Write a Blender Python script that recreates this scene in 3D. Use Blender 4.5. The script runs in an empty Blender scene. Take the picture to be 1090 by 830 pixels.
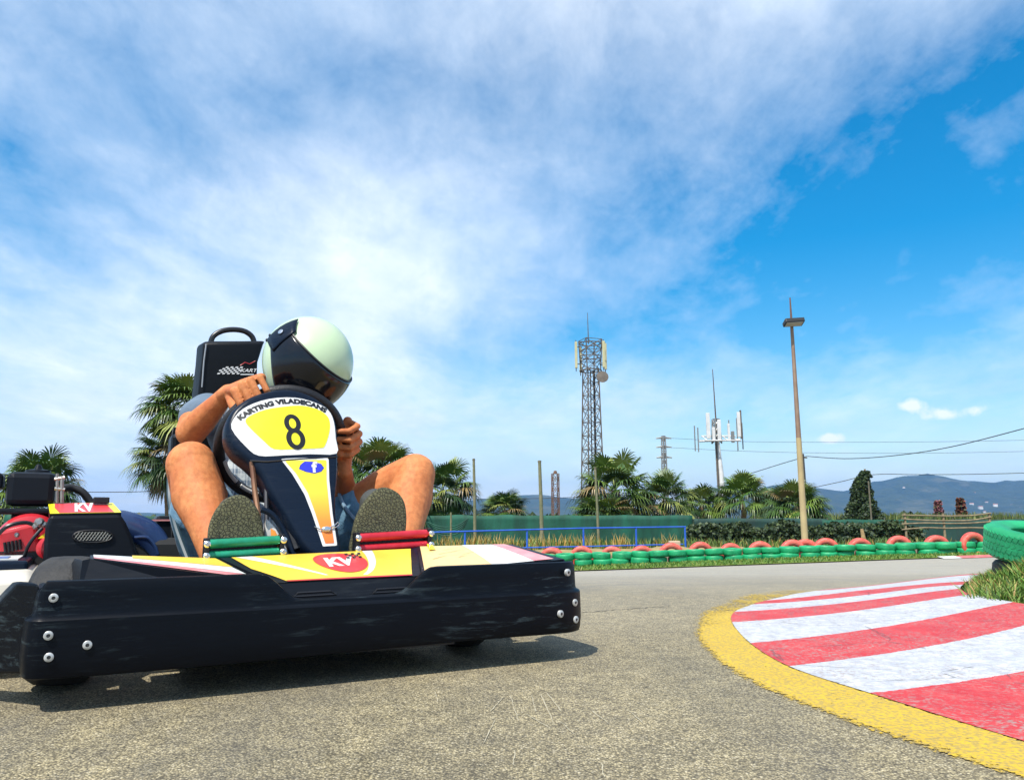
import bpy, bmesh, math, random
import numpy as np
from mathutils import Vector, Matrix, noise as mnoise
random.seed(7); np.random.seed(7)
S = bpy.context.scene
COL = S.collection
R = math.radians
V = Vector

# ------------------------------------------------------------------ camera
F_PX, CAM_H, PITCH = 820.0, 0.37, R(9.55)
cd = bpy.data.cameras.new('camera'); cam = bpy.data.objects.new('camera', cd); COL.objects.link(cam)
cd.sensor_width = 36; cd.lens = F_PX/1090*36; cd.clip_start = 0.05; cd.clip_end = 20000
cam.location = (0, 0, CAM_H); cam.rotation_euler = (R(90)+PITCH, 0, 0)
S.camera = cam

# ------------------------------------------------------------------ sky, sun, exposure
SUN_DIR = V((-0.080, -0.135, 0.25)).normalized()
SUN_EL = math.asin(SUN_DIR.z); SUN_AZ = math.atan2(SUN_DIR.x, SUN_DIR.y)
S.view_settings.view_transform = 'Standard'; S.view_settings.look = 'None'
S.view_settings.exposure = 0.45; S.view_settings.gamma = 1
S.view_settings.use_curve_mapping = False
sd = bpy.data.lights.new('sun', 'SUN'); sd.energy = 4.6; sd.angle = R(0.5); sd.color = (1, .95, .86)
so = bpy.data.objects.new('sun', sd); COL.objects.link(so)
so.rotation_euler = (-SUN_DIR).to_track_quat('-Z', 'Y').to_euler()

class NT:
    """tiny helper for wiring node trees"""
    def __init__(s, tree): s.t = tree; s.n = tree.nodes; s.l = tree.links
    def add(s, typ, **kw):
        nd = s.n.new(typ)
        for k, v in kw.items():
            if k == 'ins':
                for a, b in v.items():
                    if hasattr(b, 'is_output') or isinstance(b, bpy.types.NodeSocket): s.l.new(b, nd.inputs[a])
                    else: nd.inputs[a].default_value = b
            else: setattr(nd, k, v)
        return nd
    def m(s, op, a, b=0.0, c=None, clamp=False):
        nd = s.n.new('ShaderNodeMath'); nd.operation = op; nd.use_clamp = clamp
        for i, x in enumerate((a, b, c)):
            if x is None: continue
            if isinstance(x, bpy.types.NodeSocket): s.l.new(x, nd.inputs[i])
            else: nd.inputs[i].default_value = x
        return nd.outputs[0]
    def mix(s, f, a, b, blend='MIX'):
        nd = s.n.new('ShaderNodeMix'); nd.data_type = 'RGBA'; nd.blend_type = blend
        for i, x in ((0, f), (6, a), (7, b)):
            if isinstance(x, bpy.types.NodeSocket): s.l.new(x, nd.inputs[i])
            else:
                if i and len(x) == 3: x = (*x, 1)
                nd.inputs[i].default_value = x
        return nd.outputs[2]
    def noise(s, vec, scale, detail=4, rough=.55, w=0):
        nd = s.n.new('ShaderNodeTexNoise'); nd.inputs['Scale'].default_value = scale
        nd.inputs['Detail'].default_value = detail; nd.inputs['Roughness'].default_value = rough
        nd.inputs['Distortion'].default_value = w
        if vec is not None: s.l.new(vec, nd.inputs['Vector'])
        return nd.outputs[0]
    def ramp(s, f, stops, interp='LINEAR'):
        nd = s.n.new('ShaderNodeValToRGB'); nd.color_ramp.interpolation = interp
        el = nd.color_ramp.elements
        while len(el) < len(stops): el.new(.5)
        for e, (p, c) in zip(el, stops):
            e.position = p; e.color = (c, c, c, 1) if isinstance(c, (int, float)) else (*c, 1)
        s.l.new(f, nd.inputs[0]); return nd.outputs[0]

w = bpy.data.worlds.new('World'); S.world = w; w.use_nodes = True
N = NT(w.node_tree); N.n.clear()
sky = N.add('ShaderNodeTexSky', sky_type='NISHITA', sun_disc=False, sun_elevation=SUN_EL, sun_rotation=SUN_AZ,
            altitude=10, air_density=1.15, dust_density=.7, ozone_density=2.0)
tc = N.add('ShaderNodeTexCoord'); d = tc.outputs['Generated']
sp = N.add('ShaderNodeSeparateXYZ', ins={0: d}); X, Y, Z = sp.outputs
az = N.m('ARCTAN2', X, Y); el = N.m('ARCSINE', Z)
zz = N.m('ADD', N.m('MAXIMUM', Z, 0.0), 0.16)
cv = N.add('ShaderNodeCombineXYZ', ins={0: N.m('DIVIDE', X, zz), 1: N.m('DIVIDE', Y, zz), 2: 0.0}).outputs[0]
rot = N.add('ShaderNodeMapping', ins={'Vector': cv, 'Rotation': (0, 0, R(-25)), 'Scale': (1.0, .62, 1), 'Location': (3.1, 1.7, 0)}).outputs[0]
n1 = N.noise(rot, 1.1, 7, .56, .5); n2 = N.noise(rot, 3.4, 8, .62, .35); n3 = N.noise(rot, 9.0, 6, .6)
def blob(a0, e0, ra, re, ang=0):
    da = N.m('SUBTRACT', az, a0); de = N.m('SUBTRACT', el, e0)
    c, s_ = math.cos(ang), math.sin(ang)
    u = N.m('DIVIDE', N.m('ADD', N.m('MULTIPLY', da, c), N.m('MULTIPLY', de, s_)), ra)
    v_ = N.m('DIVIDE', N.m('SUBTRACT', N.m('MULTIPLY', de, c), N.m('MULTIPLY', da, s_)), re)
    r2 = N.m('ADD', N.m('MULTIPLY', u, u), N.m('MULTIPLY', v_, v_))
    return N.m('EXPONENT', N.m('MULTIPLY', r2, -1.0))
cover = N.m('ADD', N.m('MULTIPLY', n1, 1.0), N.m('MULTIPLY', n2, .55))
cover = N.m('ADD', cover, N.m('MULTIPLY', n3, .30))
cover = N.m('ADD', cover, N.m('MULTIPLY', N.m('SUBTRACT', N.noise(d, 11, 8, .65, .4), .5), .42)); cover = N.m('ADD', cover, -.36)
for (a0, e0, ra, re, ang, k) in [
        (R(30), R(22), R(21), R(7.5), R(16), -.46),      # deep blue opening on the right
        (R(14), R(15.5), R(15), R(3.6), R(14), -.26),
        (R(30), R(14), R(14), R(4.0), R(4), -.22),
        (R(2), R(12), R(9), R(2.4), R(10), -.16),
        (R(-36), R(22), R(8), R(4), R(0), -.18),
        (R(-4), R(31), R(12), R(2.4), R(-8), -.10),
        (R(-18), R(29), R(8), R(3), R(20), -.10),
        (R(33), R(6), R(10), R(2.2), R(0), -.26),
        (R(12), R(6), R(9), R(1.6), R(0), -.12),
        (R(-8), R(22), R(14), R(5), R(-14), .16),
        (R(22), R(36), R(26), R(5.5), R(-4), .30),       # veil across the top right
        (R(-20), R(10), R(22), R(9), R(6), .36)]:
    cover = N.m('ADD', cover, N.m('MULTIPLY', blob(a0, e0, ra, re, ang), k))
cl = N.ramp(cover, [(.16, 0.0), (.50, .42), (.92, 1.0)], 'LINEAR')
# a few small cumulus heads low on the right
nf = N.noise(d, 30, 7, .62)
cu = N.m('ADD', N.m('ADD', blob(R(27.6), R(7.5), R(.95), R(.5)), blob(R(29.4), R(6.7), R(1.25), R(.5))),
         N.m('ADD', blob(R(31.2), R(6.9), R(.7), R(.4)), blob(R(22.4), R(5.5), R(1.2), R(.35))))
cum = N.ramp(N.m('ADD', cu, N.m('MULTIPLY', N.m('SUBTRACT', nf, .5), 2.6)), [(.45, 0.0), (1.0, 1.0)])
skc = N.add('ShaderNodeHueSaturation', ins={'Saturation': 1.64, 'Value': 1.16, 'Hue': .492, 'Color': sky.outputs[0]}).outputs[0]
shade = N.ramp(N.noise(rot, 2.3, 6, .6, .4), [(.3, (4.9, 6.1, 7.7)), (.66, (7.5, 8.1, 8.8))])
hz = N.m('EXPONENT', N.m('MULTIPLY', N.m('MAXIMUM', Z, 0.0), -9.0))
c1 = N.mix(N.m('MULTIPLY', cl, .93), skc, shade)
c2 = N.mix(N.m('MULTIPLY', hz, .22), c1, (5.6, 7.0, 8.6))
c3 = N.mix(N.m('MULTIPLY', N.m('MULTIPLY', cum, N.ramp(cu, [(.12, 0.0), (.35, 1.0)])), .8), c2, (8.2, 8.3, 8.7))
bg = N.add('ShaderNodeBackground', ins={0: c3, 1: .112})
N.l.new(bg.outputs[0], N.add('ShaderNodeOutputWorld').inputs[0])

# ------------------------------------------------------------------ helpers
def lin(r, g, b):
    f = lambda c: (c/255/12.92) if c/255 <= .04045 else ((c/255+.055)/1.055)**2.4
    return (f(r), f(g), f(b))
def mat(name, base, rough=.5, metal=0., var=None, vscale=8, bump=0., bscale=60, coat=0., spec=.5, detail=4, sheen=0., alpha=None):
    m = bpy.data.materials.new(name); m.use_nodes = True
    n = NT(m.node_tree); p = n.n['Principled BSDF']
    p.inputs['Roughness'].default_value = rough; p.inputs['Metallic'].default_value = metal
    p.inputs['Coat Weight'].default_value = coat; p.inputs['Specular IOR Level'].default_value = spec
    if sheen: p.inputs['Sheen Weight'].default_value = sheen
    t = n.add('ShaderNodeTexCoord').outputs['Object']
    if var is not None:
        f = n.ramp(n.noise(t, vscale, detail), [(.35, 0.0), (.65, 1.0)])
        n.l.new(n.mix(f, base, var), p.inputs['Base Color'])
        r = n.m('ADD', n.m('MULTIPLY', n.noise(t, vscale*2.3, 5), .25), rough-.12)
        n.l.new(r, p.inputs['Roughness'])
    else: p.inputs['Base Color'].default_value = (*base, 1)
    if bump:
        b = n.add('ShaderNodeBump', ins={'Strength': bump, 'Distance': .01, 'Height': n.noise(t, bscale, 4)})
        n.l.new(b.outputs[0], p.inputs['Normal'])
    if alpha is not None: p.inputs['Alpha'].default_value = alpha
    return m, n, p
def M(*a, **k): return mat(*a, **k)[0]

def tag(o, label=None, cat=None, group=None, kind=None):
    if label: o['label'] = label
    if cat: o['category'] = cat
    if group: o['group'] = group
    if kind: o['kind'] = kind
    return o
def obj(name, bm, m, parent=None, smooth=True, loc=None, bevel=0., auto=None):
    me = bpy.data.meshes.new(name)
    bmesh.ops.recalc_face_normals(bm, faces=bm.faces)
    bm.to_mesh(me); bm.free()
    o = bpy.data.objects.new(name, me); COL.objects.link(o)
    for mm in (m if isinstance(m, (list, tuple)) else [m]): me.materials.append(mm)
    if smooth:
        me.polygons.foreach_set('use_smooth', [True]*len(me.polygons))
        if auto is None: auto = 40
        me.set_sharp_from_angle(angle=R(auto))
    if parent is not None: o.parent = parent
    if loc is not None: o.location = loc
    if bevel:
        b = o.modifiers.new('b', 'BEVEL'); b.width = bevel; b.segments = 2; b.limit_method = 'ANGLE'; b.angle_limit = R(35)
        b.harden_normals = False
    return o
def empty(name, loc=(0, 0, 0), rz=0):
    o = bpy.data.objects.new(name, None); COL.objects.link(o); o.location = loc; o.rotation_euler = (0, 0, rz)
    o.empty_display_size = .1
    return o
def nm(name, verts, faces, m, parent=None, smooth=False, mi=None):
    me = bpy.data.meshes.new(name); me.from_pydata([tuple(v) for v in verts], [], faces)
    o = bpy.data.objects.new(name, me); COL.objects.link(o)
    for mm in (m if isinstance(m, (list, tuple)) else [m]): me.materials.append(mm)
    if mi is not None: me.polygons.foreach_set('material_index', mi)
    if smooth: me.polygons.foreach_set('use_smooth', [True]*len(me.polygons))
    if parent is not None: o.parent = parent
    return o
def copy_tree(o, parent=None):
    c = o.copy(); COL.objects.link(c); c.parent = parent
    for ch in o.children: copy_tree(ch, c)
    return c
def frame(d):
    d = V(d).normalized(); a = V((0, 0, 1)) if abs(d.z) < .9 else V((1, 0, 0))
    x = d.cross(a).normalized(); y = d.cross(x).normalized()
    return x, y, d
def box(bm, c, s, rot=None):
    r = bmesh.ops.create_cube(bm, size=1)
    mt = Matrix.Translation(V(c)) @ (rot.to_4x4() if rot is not None else Matrix()) @ Matrix.Diagonal((*s, 1))
    bmesh.ops.transform(bm, matrix=mt, verts=r['verts'])
def tube(bm, pts, r, n=10, closed=False, caps=True):
    pts = [V(p) for p in pts]; k = len(pts)
    rs = r if isinstance(r, (list, tuple)) else [r]*k
    rings = []; px = None
    for i, p in enumerate(pts):
        if closed: dd = pts[(i+1) % k]-pts[i-1]
        else: dd = pts[min(i+1, k-1)]-pts[max(i-1, 0)]
        dd.normalize()
        if px is None: px = frame(dd)[0]
        x = (px-dd*px.dot(dd)).normalized(); y = dd.cross(x); px = x
        rings.append([bm.verts.new(p+(x*math.cos(2*math.pi*j/n)+y*math.sin(2*math.pi*j/n))*rs[i]) for j in range(n)])
    for i in range(k if closed else k-1):
        a, b = rings[i], rings[(i+1) % k]
        for j in range(n): bm.faces.new((a[j], a[(j+1) % n], b[(j+1) % n], b[j]))
    if caps and not closed:
        bm.faces.new(rings[0][::-1]); bm.faces.new(rings[-1])
def lathe(bm, prof, n=32, axis=None, closed=False):
    """prof: (radius, height) pairs; axis: Matrix placing the local z axis"""
    mt = axis or Matrix(); rings = []
    for (r, h) in prof:
        rings.append([bm.verts.new(mt @ V((r*math.cos(2*math.pi*j/n), r*math.sin(2*math.pi*j/n), h))) for j in range(n)])
    m_ = len(prof)
    for i in range(m_ if closed else m_-1):
        a, b = rings[i], rings[(i+1) % m_]
        for j in range(n): bm.faces.new((a[j], a[(j+1) % n], b[(j+1) % n], b[j]))
    if not closed:
        if prof[0][0] > 1e-5: bm.faces.new(rings[0][::-1])
        if prof[-1][0] > 1e-5: bm.faces.new(rings[-1])
def catmull(pts, n=6, closed=True):
    pts = [V(p) for p in pts]; k = len(pts); out = []
    for i in range(k if closed else k-1):
        g = (lambda j: pts[j % k]) if closed else (lambda j: pts[max(0, min(k-1, j))])
        p0, p1, p2, p3 = g(i-1), g(i), g(i+1), g(i+2)
        for t in range(n):
            t /= n
            out.append(.5*((2*p1)+(p2-p0)*t+(2*p0-5*p1+4*p2-p3)*t*t+(3*p1-p0-3*p2+p3)*t**3))
    if not closed: out.append(pts[-1])
    return out
def ray(px, py):
    a = (px-545)/F_PX; b = (415-py)/F_PX; c, s = math.cos(PITCH), math.sin(PITCH)
    return V((a, c-b*s, s+b*c))
def at(px, py, y):           # world point at depth y seen along a reference sight line
    r = ray(px, py); return V((0, 0, CAM_H))+r*(y/r.y)
def atx(px, y): return at(px, 553, y).x
def atz(py, y): return at(545, py, y).z

def inset_poly(pts, d):
    k = len(pts); out = []
    ar = sum(pts[i].x*pts[(i+1) % k].y-pts[(i+1) % k].x*pts[i].y for i in range(k)); sg = 1 if ar > 0 else -1
    for i in range(k):
        e = (pts[(i+1) % k]-pts[i-1]); e = V((e.x, e.y)).normalized()
        out.append(V((pts[i].x-e.y*d*sg, pts[i].y+e.x*d*sg)))
    return out
def fill2d(pts, cell):
    """triangulate a 2D outline and refine it so it can be bent"""
    b = bmesh.new(); vs = [b.verts.new((p[0], p[1], 0)) for p in pts]; b.faces.new(vs)
    bmesh.ops.triangulate(b, faces=b.faces[:], quad_method='BEAUTY', ngon_method='EAR_CLIP')
    for _ in range(5):
        es = [e for e in b.edges if e.calc_length() > cell]
        if not es: break
        bmesh.ops.subdivide_edges(b, edges=es, cuts=1, use_grid_fill=False)
        bmesh.ops.triangulate(b, faces=b.faces[:])
    return b
def decal(name, pts, fn, m, parent, cell=.02, off=0.):
    b = fill2d(pts, cell)
    for v in b.verts: v.co = fn(v.co.x, v.co.y, off)
    o = obj(name, b, m, parent, auto=180)
    return o
def text2d(s, size=1., bold=.0, shear=0.):
    cu = bpy.data.curves.new('t', 'FONT'); cu.body = s; cu.size = size; cu.offset = bold; cu.shear = shear
    cu.resolution_u = 4; cu.fill_mode = 'FRONT'
    o = bpy.data.objects.new('t', cu); COL.objects.link(o)
    dg = bpy.context.evaluated_depsgraph_get()
    me = bpy.data.meshes.new_from_object(o.evaluated_get(dg))
    vs = [tuple(v.co) for v in me.vertices]; fs = [tuple(p.vertices) for p in me.polygons]
    bpy.data.objects.remove(o); bpy.data.curves.remove(cu); bpy.data.meshes.remove(me)
    return vs, fs
def voxel(name, bm, m, parent, vox, smooth=4, fac=.5):
    me = bpy.data.meshes.new(name); bm.to_mesh(me); bm.free()
    o = bpy.data.objects.new(name, me); COL.objects.link(o)
    r = o.modifiers.new('r', 'REMESH'); r.mode = 'VOXEL'; r.voxel_size = vox
    s = o.modifiers.new('s', 'SMOOTH'); s.iterations = smooth; s.factor = fac
    dg = bpy.context.evaluated_depsgraph_get()
    me2 = bpy.data.meshes.new_from_object(o.evaluated_get(dg)); me2.name = name
    bpy.data.objects.remove(o); bpy.data.meshes.remove(me)
    me2.materials.clear(); me2.materials.append(m)
    me2.polygons.foreach_set('use_smooth', [True]*len(me2.polygons))
    o = bpy.data.objects.new(name, me2); COL.objects.link(o)
    if parent is not None: o.parent = parent
    return o
def limb(bm, pts, rs, n=20):
    """tapered capsules along a joint chain, for voxel merging"""
    for i, (p, r) in enumerate(zip(pts, rs)):
        bmesh.ops.create_uvsphere(bm, u_segments=n, v_segments=12, radius=r, matrix=Matrix.Translation(V(p)))
        if i: tube(bm, [pts[i-1], p], [rs[i-1], r], n)
def blob3(bm, c, s, rot=None):
    mt = Matrix.Translation(V(c)) @ (rot.to_4x4() if rot is not None else Matrix()) @ Matrix.Diagonal((*s, 1))
    bmesh.ops.create_uvsphere(bm, u_segments=28, v_segments=18, radius=1, matrix=mt)

# ------------------------------------------------------------------ ground shape
def sstep(a, b, x):
    t = max(0., min(1., (x-a)/(b-a))); return t*t*(3-2*t)
def g(x, y):
    if y < 4: z = 0.
    elif y < 15: z = -.043*(y-4)+.02*(1-math.exp(-(y-4)/.5))*0
    elif y < 40: z = -.473-.020*(y-15)
    else: z = -.973
    s = sstep(5, 15, y)*(1-sstep(18, 36, y))
    return z+.03*(max(-6, min(13, x))-4.8)*s
GRASS_EDGE = [(-60, 14), (-6, 14), (1.3, 14.2), (4, 14.8), (7, 15.25), (10, 15.5), (14, 15.6), (60, 15.6)]
def ge(x):
    for (a, b), (c, d_) in zip(GRASS_EDGE, GRASS_EDGE[1:]):
        if x <= c: return b+(d_-b)*(x-a)/(c-a)
    return 15.6

# ------------------------------------------------------------------ ground materials
def asphalt_mat():
    m = bpy.data.materials.new('asphalt'); m.use_nodes = True
    n = NT(m.node_tree); p = n.n['Principled BSDF']
    t = n.add('ShaderNodeTexCoord').outputs['Object']
    v1 = n.add('ShaderNodeTexVoronoi', ins={'Vector': t, 'Scale': 250.0, 'Randomness': 1.0})
    sepc = n.add('ShaderNodeSeparateColor', ins={0: v1.outputs['Color']})
    v2 = n.add('ShaderNodeTexVoronoi', ins={'Vector': t, 'Scale': 470.0})
    sep2 = n.add('ShaderNodeSeparateColor', ins={0: v2.outputs['Color']})
    stone = n.ramp(sepc.outputs[0], [(0.0, (.07, .062, .045)), (.28, (.25, .22, .15)), (.6, (.46, .41, .27)), (.9, (.60, .55, .40)), (1.0, (.75, .71, .60))])
    stone = n.mix(.35, stone, n.ramp(sep2.outputs[1], [(0, (.09, .08, .055)), (1, (.56, .51, .37))]))
    gap = n.ramp(v1.outputs['Distance'], [(.25, 1.0), (.62, .38)])
    stone = n.mix(1.0, stone, gap, 'MULTIPLY')
    big = n.ramp(n.noise(t, .9, 6, .6), [(.3, (.95, .90, .79)), (.7, (1.42, 1.32, 1.12))])
    mid = n.ramp(n.noise(t, 14, 6, .65), [(.3, (.66, .66, .67)), (.7, (1.2, 1.18, 1.12))])
    c = n.mix(1.0, n.mix(1.0, stone, big, 'MULTIPLY'), mid, 'MULTIPLY')
    # darker rubbered-in and patched zones, broad and soft
    st = n.add('ShaderNodeMapping', ins={'Vector': t, 'Rotation': (0, 0, R(-28)), 'Scale': (2.2, .35, 1)}).outputs[0]
    sp_ = n.ramp(n.noise(t, 38, 4, .7), [(.62, 0.0), (.70, .75)]); c = n.mix(sp_, c, (.10, .085, .055))
    c = n.mix(n.m('MULTIPLY', n.ramp(n.noise(st, 1.4, 4, .5), [(.5, 0.0), (.72, 1.0)]), .30), c, (.10, .095, .085))
    # pale dusty patches scattered over the track
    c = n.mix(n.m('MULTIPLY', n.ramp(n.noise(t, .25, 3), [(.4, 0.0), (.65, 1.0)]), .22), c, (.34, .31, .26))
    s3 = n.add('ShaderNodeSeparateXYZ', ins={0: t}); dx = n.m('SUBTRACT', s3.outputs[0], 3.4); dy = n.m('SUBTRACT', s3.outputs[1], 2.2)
    rr = n.m('ADD', n.m('SQRT', n.m('ADD', n.m('MULTIPLY', dx, dx), n.m('MULTIPLY', dy, dy))), n.m('MULTIPLY', n.noise(t, .7, 3), .5))
    arcs = n.noise(n.add('ShaderNodeCombineXYZ', ins={0: n.m('MULTIPLY', rr, 3.2), 1: n.m('MULTIPLY', n.m('ARCTAN2', dy, dx), .8), 2: 0.0}).outputs[0], 1.3, 6, .65)
    band = n.ramp(n.m('DIVIDE', rr, 8.0), [(.42, 0.0), (.50, 1.0), (.66, 1.0), (.85, .0)])
    c = n.mix(n.m('MULTIPLY', n.m('MULTIPLY', n.ramp(arcs, [(.42, 0.0), (.62, 1.0)]), band), .38), c, (.11, .105, .095))
    far_sheen = n.ramp(n.m('DIVIDE', s3.outputs[1], 12.0), [(.22, 0.0), (.75, 1.0)])  # grazing sheen painted into the colour, paler with distance
    c = n.mix(n.m('MULTIPLY', far_sheen, .55), c, n.mix(n.noise(t, 3, 5), (.36, .345, .31), (.47, .45, .405)))
    n.l.new(c, p.inputs['Base Color']); p.inputs['Roughness'].default_value = .82
    p.inputs['Specular IOR Level'].default_value = .35
    h = n.m('ADD', n.m('MULTIPLY', v1.outputs['Distance'], -1.0), n.m('MULTIPLY', n.noise(t, 60, 4), .8))
    b = n.add('ShaderNodeBump', ins={'Strength': .75, 'Distance': .004, 'Height': h}); n.l.new(b.outputs[0], p.inputs['Normal'])
    return m
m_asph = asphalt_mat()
m_soil = M('dry_soil', (.20, .14, .08), .95, var=(.10, .085, .035), vscale=1.2, bump=.5, bscale=12)
m_turf = M('turf', (.10, .17, .02), .9, var=(.17, .20, .03), vscale=5, bump=.6, bscale=90)

def sheet(name, xs, ys, zf, m, keep=None):
    vs = [(x, y, zf(x, y)) for y in ys for x in xs]; k = len(xs); fs = []
    for j in range(len(ys)-1):
        for i in range(k-1): fs.append((j*k+i, j*k+i+1, (j+1)*k+i+1, (j+1)*k+i))
    return nm(name, vs, fs, m, smooth=True)
xs = [-8500, -3000, -1000, -300, -120]+[x*1.0 for x in range(-60, 61)]+[120, 300, 1000, 3000, 8500]
ys = [-8500, -1000, -200, -60]+[y*.5 for y in range(-40, 121)]+[70, 90, 130, 300, 1000, 3000, 8500]
def gz(x, y):
    if -60 <= x <= 60 and -20 <= y <= ge(x)+.01: return g(x, y)-.05
    return g(x, y)
tag(sheet('ground', xs, ys, gz, m_soil), kind='structure')
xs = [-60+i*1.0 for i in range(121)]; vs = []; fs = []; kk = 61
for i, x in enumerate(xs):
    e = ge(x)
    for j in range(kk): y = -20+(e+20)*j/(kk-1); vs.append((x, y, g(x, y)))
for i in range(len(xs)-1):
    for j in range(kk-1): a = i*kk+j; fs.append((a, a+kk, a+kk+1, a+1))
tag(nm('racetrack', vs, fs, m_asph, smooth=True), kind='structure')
# verge of short grass between track and tyre wall
vs = []; fs = []; xs = [-20+i*.5 for i in range(81)]; kk = 7
for i, x in enumerate(xs):
    e = ge(x)
    for j in range(kk):
        y = e-.02+(1.75+.2*math.sin(x))*j/(kk-1); vs.append((x, y, g(x, y)+.02+.025*math.sin(math.pi*min(1, j/4))))
for i in range(len(xs)-1):
    for j in range(kk-1): a = i*kk+j; fs.append((a, a+kk, a+kk+1, a+1))
tag(nm('grass_verge', vs, fs, m_turf, smooth=True), kind='structure')

# ------------------------------------------------------------------ kerb
LINES = [((1.6, .55), (2.3, .1)), ((1.3, .78), (2.25, .6)), ((1.08, 1.0), (2.2, 1.1)), ((.90, 1.27), (2.15, 1.7)), ((.77, 1.74), (2.10, 2.48)),
         ((.705, 2.05), (2.08, 2.93)), ((.72, 2.42), (2.07, 3.28)), ((.80, 2.90), (2.10, 3.62)), ((.90, 3.22), (2.22, 3.92)),
         ((1.06, 3.50), (2.42, 4.25)), ((1.17, 3.66), (2.68, 4.66)), ((1.62, 4.24), (3.45, 5.85)), ((1.75, 4.40), (3.62, 6.1))]
def kerb_mat():
    m = bpy.data.materials.new('kerb_paint'); m.use_nodes = True
    n = NT(m.node_tree); p = n.n['Principled BSDF']
    uv = n.add('ShaderNodeTexCoord').outputs['UV']; t = n.add('ShaderNodeTexCoord').outputs['Object']
    u = n.add('ShaderNodeSeparateXYZ', ins={0: uv}).outputs[0]
    wob = n.m('MULTIPLY', n.m('SUBTRACT', n.noise(t, 22, 5, .7), .5), .055)
    fr = n.m('MODULO', n.m('ADD', u, wob), 2.0)
    red = n.m('GREATER_THAN', fr, 1.0)
    rc = n.mix(n.ramp(n.noise(t, 9, 7, .7), [(.35, 0.0), (.65, 1.0)]), (.44, .010, .015), (.57, .05, .045))
    wc = n.mix(n.noise(t, 4, 5), (.50, .50, .52), (.66, .65, .65))
    wc = n.mix(n.ramp(n.noise(t, 26, 7, .75), [(.38, 0.0), (.60, .8)]), wc, (.33, .35, .39)); wc = n.mix(n.m('MULTIPLY', n.ramp(n.noise(t, 2.1, 3), [(.5, 0.0), (.7, 1.0)]), .35), wc, (.40, .42, .47))
    c = n.mix(red, wc, rc)
    fine = n.noise(t, 95, 4, .7); big = n.noise(t, 3.2, 6, .65)
    wear = n.m('MULTIPLY', n.ramp(fine, [(.50, 0.0), (.60, 1.0)]), n.ramp(big, [(.36, .15), (.62, .9)]))
    c = n.mix(wear, c, n.mix(n.noise(t, 40), (.20, .18, .15), (.42, .33, .30)))
    sc = n.add('ShaderNodeMapping', ins={'Vector': t, 'Rotation': (0, 0, R(35)), 'Scale': (1, 14, 1)}).outputs[0]
    c = n.mix(n.m('MULTIPLY', n.ramp(n.noise(sc, 3.0, 6, .7), [(.60, 0.0), (.70, 1.0)]), .35), c, (.10, .09, .09))
    vv = n.add('ShaderNodeTexVoronoi', feature='DISTANCE_TO_EDGE', ins={'Vector': n.add('ShaderNodeMapping', ins={'Vector': t, 'Scale': (1.0, 1.5, 1)}).outputs[0], 'Scale': 1.7})
    wv = n.m('ADD', vv.outputs[0], n.m('MULTIPLY', n.m('SUBTRACT', n.noise(t, 9, 5), .5), .06))
    crack = n.m('MULTIPLY', n.m('LESS_THAN', n.m('ABSOLUTE', wv), .0045), n.m('GREATER_THAN', n.noise(t, 1.6, 2), .52))
    c = n.mix(n.m('MULTIPLY', crack, .5), c, (.05, .045, .04))
    uv2 = n.add('ShaderNodeMapping', ins={'Vector': uv, 'Scale': (.45, 16, 1)}).outputs[0]
    sv = n.add('ShaderNodeSeparateXYZ', ins={0: uv}).outputs[1]
    stk = n.m('MULTIPLY', n.ramp(n.noise(uv2, 2.2, 7, .7, .4), [(.54, 0.0), (.70, 1.0)]), n.ramp(sv, [(.0, .5), (.25, .8), (.75, .25)]))
    c = n.mix(n.m('MULTIPLY', stk, .42), c, (.11, .105, .10))
    n.l.new(c, p.inputs['Base Color']); p.inputs['Roughness'].default_value = .62
    b = n.add('ShaderNodeBump', ins={'Strength': .5, 'Distance': .004, 'Height': n.m('ADD', fine, n.m('MULTIPLY', n.noise(t, 240, 2), .6))})
    n.l.new(b.outputs[0], p.inputs['Normal'])
    return m
def kerb_pts():
    Os = [V((*a, 0)) for a, b in LINES]; Is = [V((*b, 0)) for a, b in LINES]
    return catmull(Os, 10, False), catmull(Is, 10, False)
KO, KI = kerb_pts(); nv = 24
vs = []; fs = []; uvs = []
for i, (o_, i_) in enumerate(zip(KO, KI)):
    for j in range(nv+1):
        v_ = j/nv; p = o_.lerp(i_, v_)
        sag = .10*math.sin(math.pi*v_)*(1 if i < 100 else .3); p.y -= sag*.55; p.x += sag*.35
        z = .0035+.032*sstep(0, .9, v_)
        if p.y > 4: z += g(p.x, p.y)*.8
        vs.append((p.x, p.y, z)); uvs.append((i/10, v_))
for i in range(len(KO)-1):
    for j in range(nv): a = i*(nv+1)+j; fs.append((a, a+1, a+nv+2, a+nv+1))
ko = nm('kerb', vs, fs, kerb_mat(), smooth=True); tag(ko, kind='structure')
ul = ko.data.uv_layers.new(name='UVMap')
for lp in ko.data.loops: ul.data[lp.index].uv = uvs[lp.vertex_index]
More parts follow.
